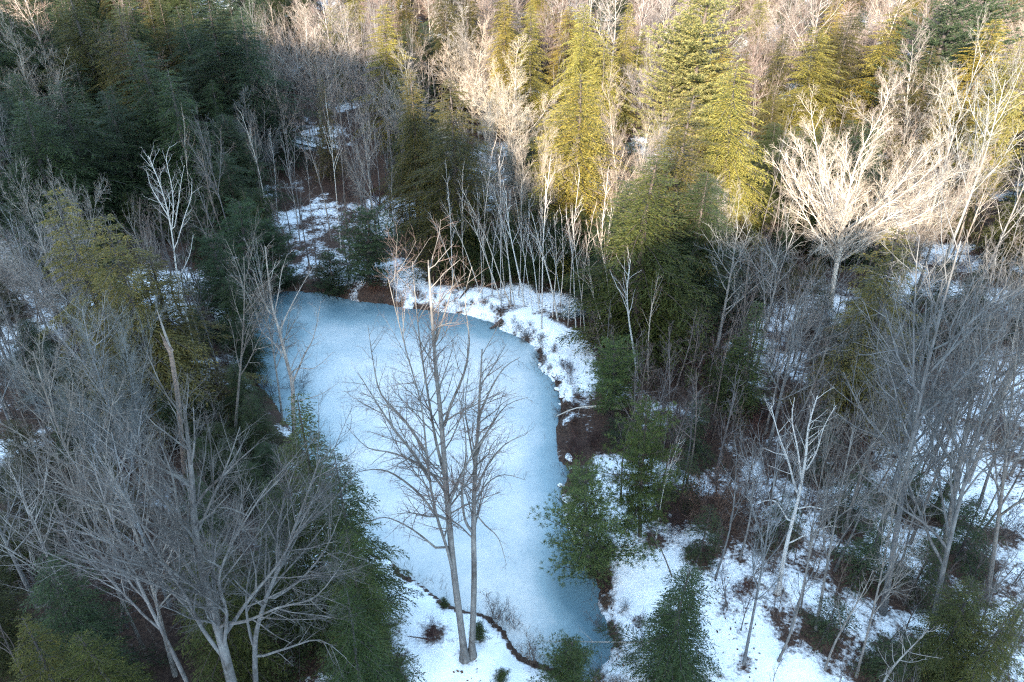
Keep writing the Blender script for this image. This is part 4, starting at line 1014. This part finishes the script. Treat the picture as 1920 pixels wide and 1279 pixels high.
scatter(62, 9000, (-14, 12), (17, 70), shore_brush)
CLEAR = _c
def berm_pole(x, y):
    u, v = project((x, y, terrain(x, y)))
    if not (845 < u < 1150 and 508 + (u - 860) * .33 < v < 585 + (u - 860) * .33): return False
    c = U(.34, .62); return try_fill('pole_tree', x, y, U(9, 15), U(.7, 1.1), .8, twig=(.13, .10, .095), bark=(c, c * .95, c * .92))
HCHK = False; _c = CLEAR; CLEAR = []
scatter(18, 9000, (-7, 12), (52, 74), berm_pole)
CLEAR = _c; HCHK = True
SOFT = .0
def bank_pole(x, y):
    return try_fill('pole_tree', x, y, U(6, 10), U(.8, 1.3), 1.2, twig=(.13, .10, .095), bark=(.15, .13, .125))
scatter(50, 2500, (6, 27), (31, 56), bank_pole)
def bank_sap(x, y):
    return try_fill('sapling', x, y, U(3, 6), U(.8, 1.5), .9, twig=rnd.choice([(.13, .085, .08), (.11, .08, .08), (.15, .09, .075)]))
scatter(62, 3500, (6, 27), (31, 56), bank_sap)
scatter(40, 2500, (-32, -11), (20, 60), bank_sap)
def bank_fir(x, y):
    return try_fill('small_hemlock', x, y, U(2.2, 4), U(1.1, 1.9), 1.6, leaf=rnd.choice([SHADE_DRK, BLU, (.045, .062, .026)]))
scatter(28, 1600, (7, 27), (30, 56), bank_fir)
def bank_brush(x, y):
    c = rnd.choice([(.13, .07, .06), (.10, .055, .05), (.12, .085, .075)])
    return try_fill('shrub', x, y, U(1.2, 2.6), U(.8, 1.6), 1.0, twig=c, bark=c)
scatter(42, 2500, (6, 27), (30, 56), bank_brush)
scatter(28, 2000, (-32, -11), (20, 60), bank_brush)
def open_sap(x, y):          # thin saplings standing on the open snow at lower right
    return try_fill('sapling', x, y, U(2.5, 5), U(.5, .9), 1.0, twig=(.17, .14, .13))
_c = CLEAR; CLEAR = CLEAR[:1]
scatter(40, 900, (11, 28), (18, 34), open_sap)
def open_pole(x, y):
    c = U(.14, .26); return try_fill('pole_tree', x, y, U(6, 10), U(.8, 1.3), 1.3, twig=(.15, .125, .12), bark=(c, c * .95, c * .92))
scatter(24, 900, (11, 28), (18, 36), open_pole)
CLEAR = _c

# clusters: each filler belongs to the nearest landmark; labels count along the cluster from the left
DESC = dict(near_hemlock=('small dark hemlock', ''), hemlock=('dark hemlock', 'dark hemlocks'), twiggy_maple=('bare crown', 'bare crowns'), forest_maple=('bare branching tree', 'bare branching trees'), pole_tree=('slender bare tree', 'slender bare trees'),
            sapling=('bare sapling', 'bare saplings'), small_hemlock=('young hemlock', 'young hemlocks'), shrub=('bare brush clump', 'bare brush clumps'))
ORD = ['leftmost', 'second', 'third', 'fourth', 'fifth', 'sixth', 'seventh', 'eighth', 'ninth', 'tenth', 'eleventh', 'twelfth', 'thirteenth', 'fourteenth', 'fifteenth', 'sixteenth', 'seventeenth', 'eighteenth', 'nineteenth', 'twentieth']
NUM = ['zero', 'one', 'two', 'three', 'four', 'five', 'six', 'seven', 'eight', 'nine', 'ten', 'eleven', 'twelve', 'thirteen', 'fourteen', 'fifteen', 'sixteen', 'seventeen', 'eighteen', 'nineteen', 'twenty']
clus = {}
for f in FILL:
    kind, b, h, w, (um, vm), k = f
    best = min((H for H in HERO if H['short']), key=lambda H: (H['u'] - um) ** 2 + (H['v'] - vm) ** 2 * 1.3)
    dx, dv = um - best['u'], vm - best['v']
    rel = ('left of' if dx < 0 else 'right of') if abs(dx) > abs(dv) else ('behind' if b.y > best['y'] else 'in front of')
    key = DESC[kind][0]
    if kind == 'hemlock' and k.get('leaf') in (LIT_YEL, OLV): key = 'golden hemlock' if k['leaf'] == LIT_YEL else 'olive hemlock'
    clus.setdefault((key, rel, best['short']), []).append(f)
for (key, rel, sh), fs in clus.items():
    fs.sort(key=lambda f: f[4][0]); n = len(fs)
    for i, (kind, b, h, w, uv, k) in enumerate(fs):
        if n == 1: lb = '%s just %s %s' % (key, rel, sh)
        elif n == 2: lb = '%s %s %s, %s of two' % (key, rel, sh, ('left one', 'right one')[i])
        else:
            o = 'rightmost' if i == n - 1 else (ORD[0] if i == 0 else ORD[min(i, 19)] + ' from left')
            lb = '%s of the %s %ss %s %s' % (o, NUM[min(n, 20)], key, rel, sh)
        if len(lb.split()) > 16: lb = lb.replace(' from left', '').replace(' of the %s ' % NUM[min(n, 20)], ' of ')
        r = put(kind, b, h, w, lean=rnd.gauss(0, .035), leany=rnd.gauss(0, .035), label=lb, group='%ss %s %s' % (key, rel, sh), **k)

# ------------------------------------------------------------------ ground
M_SNOW = snow_material(); M_ICE = ice_material()
def axis(segs):
    out = []
    for a, b, s in segs: out += list(np.arange(a, b, s))
    return np.array(out)
xs = axis([(-420, -130, 12), (-130, -45, 1.2), (-45, -24, .8), (-24, 30, .26), (30, 50, .8), (50, 150, 2.5), (150, 431, 12)])
ys = axis([(-240, -20, 3), (-20, 12, 1.6), (12, 36, .22), (36, 72, .34), (72, 100, .9), (100, 240, 2.6), (240, 700, 14)])
X, Y = np.meshgrid(xs, ys); Z = terrain(X.ravel(), Y.ravel()).reshape(X.shape)
nx, ny = len(xs), len(ys)
i, j = np.meshgrid(np.arange(nx - 1), np.arange(ny - 1)); a = (j * nx + i).ravel()
mb = MB(); mb.add(np.stack([X.ravel(), Y.ravel(), Z.ravel()], 1), np.stack([a, a + 1, a + 1 + nx, a + nx], 1))
me = mb.mesh('ground', M_SNOW, True)
sd = pond_sd(X.ravel(), Y.ravel()) + .5 * (fbm(X.ravel() / 1.1, Y.ravel() / 1.1, 2) - .37)
lit = np.full(X.size, .10)
xr, yr = X.ravel(), Y.ravel()
cov = np.zeros(X.size)
for r_, k_, b_, h_, w_ in PLACED:
    amp = .30 if k_ in ('hemlock', 'near_hemlock', 'small_hemlock', 'spruce') else (.22 if 'pine' in k_ else (.16 if k_ == 'shrub' else (.14 if k_ == 'hand' else .13)))
    rr = .6 if k_ == 'hand' else (max(.45, w_ * .75) if amp != .13 else .55)
    ix0, ix1 = np.searchsorted(xs, [b_.x - 2 * rr, b_.x + 2 * rr]); iy0, iy1 = np.searchsorted(ys, [b_.y - 2 * rr, b_.y + 2 * rr])
    if ix0 == ix1 or iy0 == iy1: continue
    sub = np.exp(-((X[iy0:iy1, ix0:ix1] - b_.x) ** 2 + (Y[iy0:iy1, ix0:ix1] - b_.y) ** 2) / (rr * rr))
    C2 = cov.reshape(X.shape); C2[iy0:iy1, ix0:ix1] = np.minimum(.42, C2[iy0:iy1, ix0:ix1] + amp * sub)
lit = lit + cov
ww = fbm(xr / 7 + 70, yr / 7 + 20, 3)
forest = np.clip((yr - 57.8 + .85 * np.clip(xr, -6, 9)) / 2.5, 0, 1) * np.where((xr > -7) | (yr > 84), .27, .18)
side = np.maximum(np.clip((-xr - 11) / 4, 0, 1) * .24, np.clip((xr - 6) / 3, 0, 1) * np.clip((yr - 31) / 4, 0, 1) * .15)
lit = lit + np.maximum(forest, side) * np.clip((ww - .25) / .25, 0, 1.3) + np.clip((xr - 8) / 3, 0, 1) * np.clip((33 - yr) / 4, 0, 1) * .09 * np.clip((ww - .3) / .2, 0, 1)
open_snow = np.zeros(X.size)
lit = np.where((sd < 8) & (sd > .5), lit - .06, lit)
for (px_, py_, rr_, am_) in [(1088, 815, 2.4, .30), (1075, 890, 2.0, .24), (1110, 760, 2.0, .22), (430, 860, 3.0, .25), (500, 760, 2.5, .2), (815, 1195, 1.0, .16), (700, 552, 1.2, .12)]:
    q_ = on_plane(px_, py_, .4); lit = lit + am_ * np.exp(-((xr - q_.x) ** 2 + (yr - q_.y) ** 2) / rr_ ** 2)
bank = np.exp(-((sd - .10) / (.08 + .5 * fbm(xr / 2.1, yr / 2.1 + 9, 2))) ** 2) * np.clip((fbm(xr / .9 + 5, yr / .9 + 8, 3) - .34) / .16, 0, 1); lit = lit + bank * .40 * np.clip((vnoise(xr / 2.4 + 4, yr / 2.4 + 11) - .25) / .35, 0, 1)
lit = np.where(yr < -5, 0.0, lit)
near_edge = np.exp(-((sd - .16) / .13) ** 2) * (yr < 29) * (xr < 3.2) * np.clip((fbm(xr / .8, yr / .8 + 3, 2) - .2) / .12, 0, 1); lit = lit + near_edge * .5
at_ = me.attributes.new('litter', 'FLOAT', 'POINT'); at_.data.foreach_set('value', lit.astype(np.float32))
tag(link('ground', me), kind='structure')

# the frozen pond
gx = np.arange(POND[:, 0].min() - 1.5, POND[:, 0].max() + 1.5, .4); gy = np.arange(POND[:, 1].min() - 1.5, POND[:, 1].max() + 1.5, .4)
GX, GY = np.meshgrid(gx, gy); SD = pond_sd(GX.ravel(), GY.ravel()).reshape(GX.shape)
n0 = len(gx); quads = []
keep = SD < 1.0
kq = keep[:-1, :-1] & keep[1:, :-1] & keep[:-1, 1:] & keep[1:, 1:]
jj, ii = np.nonzero(kq); a = jj * n0 + ii
mb = MB(); mb.add(np.stack([GX.ravel(), GY.ravel(), np.zeros(GX.size)], 1), np.stack([a, a + 1, a + 1 + n0, a + n0], 1))
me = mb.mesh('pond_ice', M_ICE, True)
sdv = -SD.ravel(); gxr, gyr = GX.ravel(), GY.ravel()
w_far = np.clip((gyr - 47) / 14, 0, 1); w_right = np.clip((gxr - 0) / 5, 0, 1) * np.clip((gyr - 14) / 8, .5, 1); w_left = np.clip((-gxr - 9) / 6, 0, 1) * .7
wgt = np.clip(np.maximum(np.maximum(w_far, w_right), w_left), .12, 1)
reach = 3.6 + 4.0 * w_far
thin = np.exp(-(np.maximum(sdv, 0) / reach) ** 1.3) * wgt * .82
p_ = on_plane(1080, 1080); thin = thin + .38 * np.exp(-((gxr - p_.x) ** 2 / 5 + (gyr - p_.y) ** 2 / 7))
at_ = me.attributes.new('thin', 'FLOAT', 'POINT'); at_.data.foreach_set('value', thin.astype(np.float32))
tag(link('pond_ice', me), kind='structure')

# ------------------------------------------------------------------ ground cover: dry stems along the shore, fallen leaves
rs = np.random.RandomState(5)
P0 = []; P1 = []; R0 = []
n = len(POND)
for i in range(n):
    a, b = POND[i], POND[(i + 1) % n]; L = np.hypot(*(b - a)); c = int(L * 26)
    for _ in range(c):
        t = rs.rand(); q = a + (b - a) * t + rs.normal(0, .38, 2)
        if vnoise(q[0] / 1.8, q[1] / 1.8) < .42: continue
        z = max(terrain(q[0], q[1]), 0) - .02; hh = .2 + .55 * rs.rand() ** 2
        P0.append((q[0], q[1], z)); P1.append((q[0] + rs.normal(0, .22), q[1] + rs.normal(0, .22), z + hh)); R0.append(.006 + .006 * rs.rand())
mb = MB(); R0 = np.array(R0); mb.prisms(np.array(P0), np.array(P1), R0, R0 * .4)
tag(link('dry_grass', mb.mesh('dry_grass', M_DRY)), 'dry brown grass and stems along the pond shore', 'grass', kind='stuff')
C = []
for _ in range(16000):
    y = rs.uniform(14, 80); x = rs.uniform(-y * .8 - 8, y * .8 + 8)
    if vnoise(x / 2.3 + 50, y / 2.3) < .5: continue
    C.append((x, y))
C = np.array(C); s = pond_sd(C[:, 0], C[:, 1]); C = C[s > .3]
z = terrain(C[:, 0], C[:, 1]) + .02
th = rs.rand(len(C)) * 2 * PI
d = np.stack([np.cos(th), np.sin(th), rs.normal(.15, .3, len(C))], 1); w = np.stack([-np.sin(th), np.cos(th), rs.normal(0, .35, len(C))], 1)
mb = MB(); mb.leaves(np.stack([C[:, 0], C[:, 1], z], 1), d, w, .08 + .14 * rs.rand(len(C)), .05 + .08 * rs.rand(len(C)))
tag(link('fallen_leaves', mb.mesh('fallen_leaves', M_LITTER)), 'dark fallen leaves and twigs strewn over the snow', 'leaves', kind='stuff')

# ------------------------------------------------------------------ snow capped stones of the right shore
def rock_material():
    m, nt, out = new_mat('snowy_stone')
    g = nt.nodes.new('ShaderNodeNewGeometry'); sp = nt.nodes.new('ShaderNodeSeparateXYZ'); nt.links.new(g.outputs['Normal'], sp.inputs[0])
    ad = N(nt, 'ShaderNodeMath', operation='MULTIPLY_ADD'); nt.links.new(noise(nt, 6, 4, .7), ad.inputs[0]); ad.inputs[1].default_value = .5; nt.links.new(sp.outputs[2], ad.inputs[2])
    f = ramp(nt, ad.outputs[0], [(.80, (0, 0, 0)), (.92, (1, 1, 1))])
    st = ramp(nt, noise(nt, 4, 5, .7), [(.3, (.03, .022, .02)), (.7, (.12, .09, .075))])
    d = nt.nodes.new('ShaderNodeBsdfPrincipled'); nt.links.new(mixc(nt, f, st, (.82, .84, .86)), d.inputs['Base Color']); d.inputs['Roughness'].default_value = .9
    nt.links.new(d.outputs[0], out.inputs[0]); return m
M_ROCK = rock_material()
def rock_mesh(seed):
    r2 = np.random.RandomState(seed); nu, nv = 12, 7; V = []
    ph = r2.rand(6) * 6.3
    for j in range(nv):
        e = PI * (j / (nv - 1) - .5)
        for i in range(nu):
            a = 2 * PI * i / nu
            k = 1 + .22 * math.sin(2 * a + ph[0] + 2 * e) + .16 * math.sin(3 * a + ph[1] - 3 * e) + .10 * math.sin(5 * a + ph[2] + 4 * e) + .06 * r2.randn()
            V.append((k * math.cos(e) * math.cos(a), k * math.cos(e) * math.sin(a) * .8, .62 * k * math.sin(e)))
    i, j = np.meshgrid(np.arange(nu), np.arange(nv - 1)); i = i.ravel(); j = j.ravel(); n = (i + 1) % nu
    b = MB(); b.add(V, np.stack([j * nu + i, j * nu + n, (j + 1) * nu + n, (j + 1) * nu + i], 1)); return b.mesh('rock', M_ROCK)
RK = [rock_mesh(300 + k) for k in range(4)]
spots = []
for k in range(400):
    px, py = U(985, 1090), U(640, 960); p = on_plane(px, py, .1); q = pond_sd(p.x, p.y)[0]
    if -.25 < q < .7 and all((p.x - a.x) ** 2 + (p.y - a.y) ** 2 > .5 for a, _ in spots): spots.append((p, py))
    if len(spots) >= 13: break
spots.sort(key=lambda t: t[1])
for k, (p, py) in enumerate(spots):
    o = link('shore_rock', RK[k % 4]); c = U(.12, .45); o.location = (p.x, p.y, max(terrain(p.x, p.y), 0) - .12 * c); o.scale = (c * U(.8, 1.4), c * U(.8, 1.3), c * U(.7, 1.1)); o.rotation_euler = (U(-.3, .3), U(-.3, .3), U(0, 6))
    o0 = 'farthest' if k == 0 else ('nearest' if k == len(spots) - 1 else 'number %d from far end' % (k + 1))
    tag(o, 'snow capped dark stone on the right shore, %s' % o0, 'rock', 'stones along the right shore')

# ------------------------------------------------------------------ light, sky, camera
SUN_EL = math.radians(18.5); SUN_AZ = math.radians(180 + 18.4)      # from behind the viewer, a little left: compass from +Y, clockwise
w = bpy.data.worlds.new('World'); scn.world = w; w.use_nodes = True
nt = w.node_tree; bg = nt.nodes['Background']
sky = nt.nodes.new('ShaderNodeTexSky'); sky.sky_type = 'NISHITA'; sky.sun_disc = False
sky.sun_elevation = SUN_EL; sky.sun_rotation = SUN_AZ; sky.air_density = 1.0; sky.dust_density = .6; sky.ozone_density = 1.2
nt.links.new(mixc(nt, 1.0, sky.outputs[0], (1.09, 1.04, .90), 'MULTIPLY'), bg.inputs[0]); bg.inputs[1].default_value = .15
sl = bpy.data.lights.new('sun', 'SUN'); sl.energy = 3.5; sl.angle = math.radians(.6); sl.color = (1.0, .86, .68)
so = bpy.data.objects.new('sun', sl); COL.objects.link(so)
sdir = Vector((math.sin(SUN_AZ) * math.cos(SUN_EL), math.cos(SUN_AZ) * math.cos(SUN_EL), math.sin(SUN_EL)))
so.rotation_mode = 'QUATERNION'; so.rotation_quaternion = sdir.to_track_quat('Z', 'Y'); so.location = (-40, -60, 90)

cam = bpy.data.cameras.new('camera'); co = bpy.data.objects.new('camera', cam); COL.objects.link(co)
co.location = (0, 0, CAM_H); co.rotation_euler = (PI / 2 - PITCH, 0, 0)
cam.sensor_width = 36; cam.lens = 36 * FPX / 1920; cam.clip_end = 3000
scn.camera = co
vs = scn.view_settings; vs.view_transform = 'Standard'; vs.look = 'None'; vs.exposure = 3.02; vs.gamma = 1
scn.cycles.use_denoising = False; scn.cycles.use_adaptive_sampling = False; scn.cycles.filter_width = 1.2; scn.cycles.max_bounces = 5; scn.cycles.diffuse_bounces = 3
from collections import Counter
print('KINDS', Counter(p[1] for p in PLACED), len(bpy.data.objects))
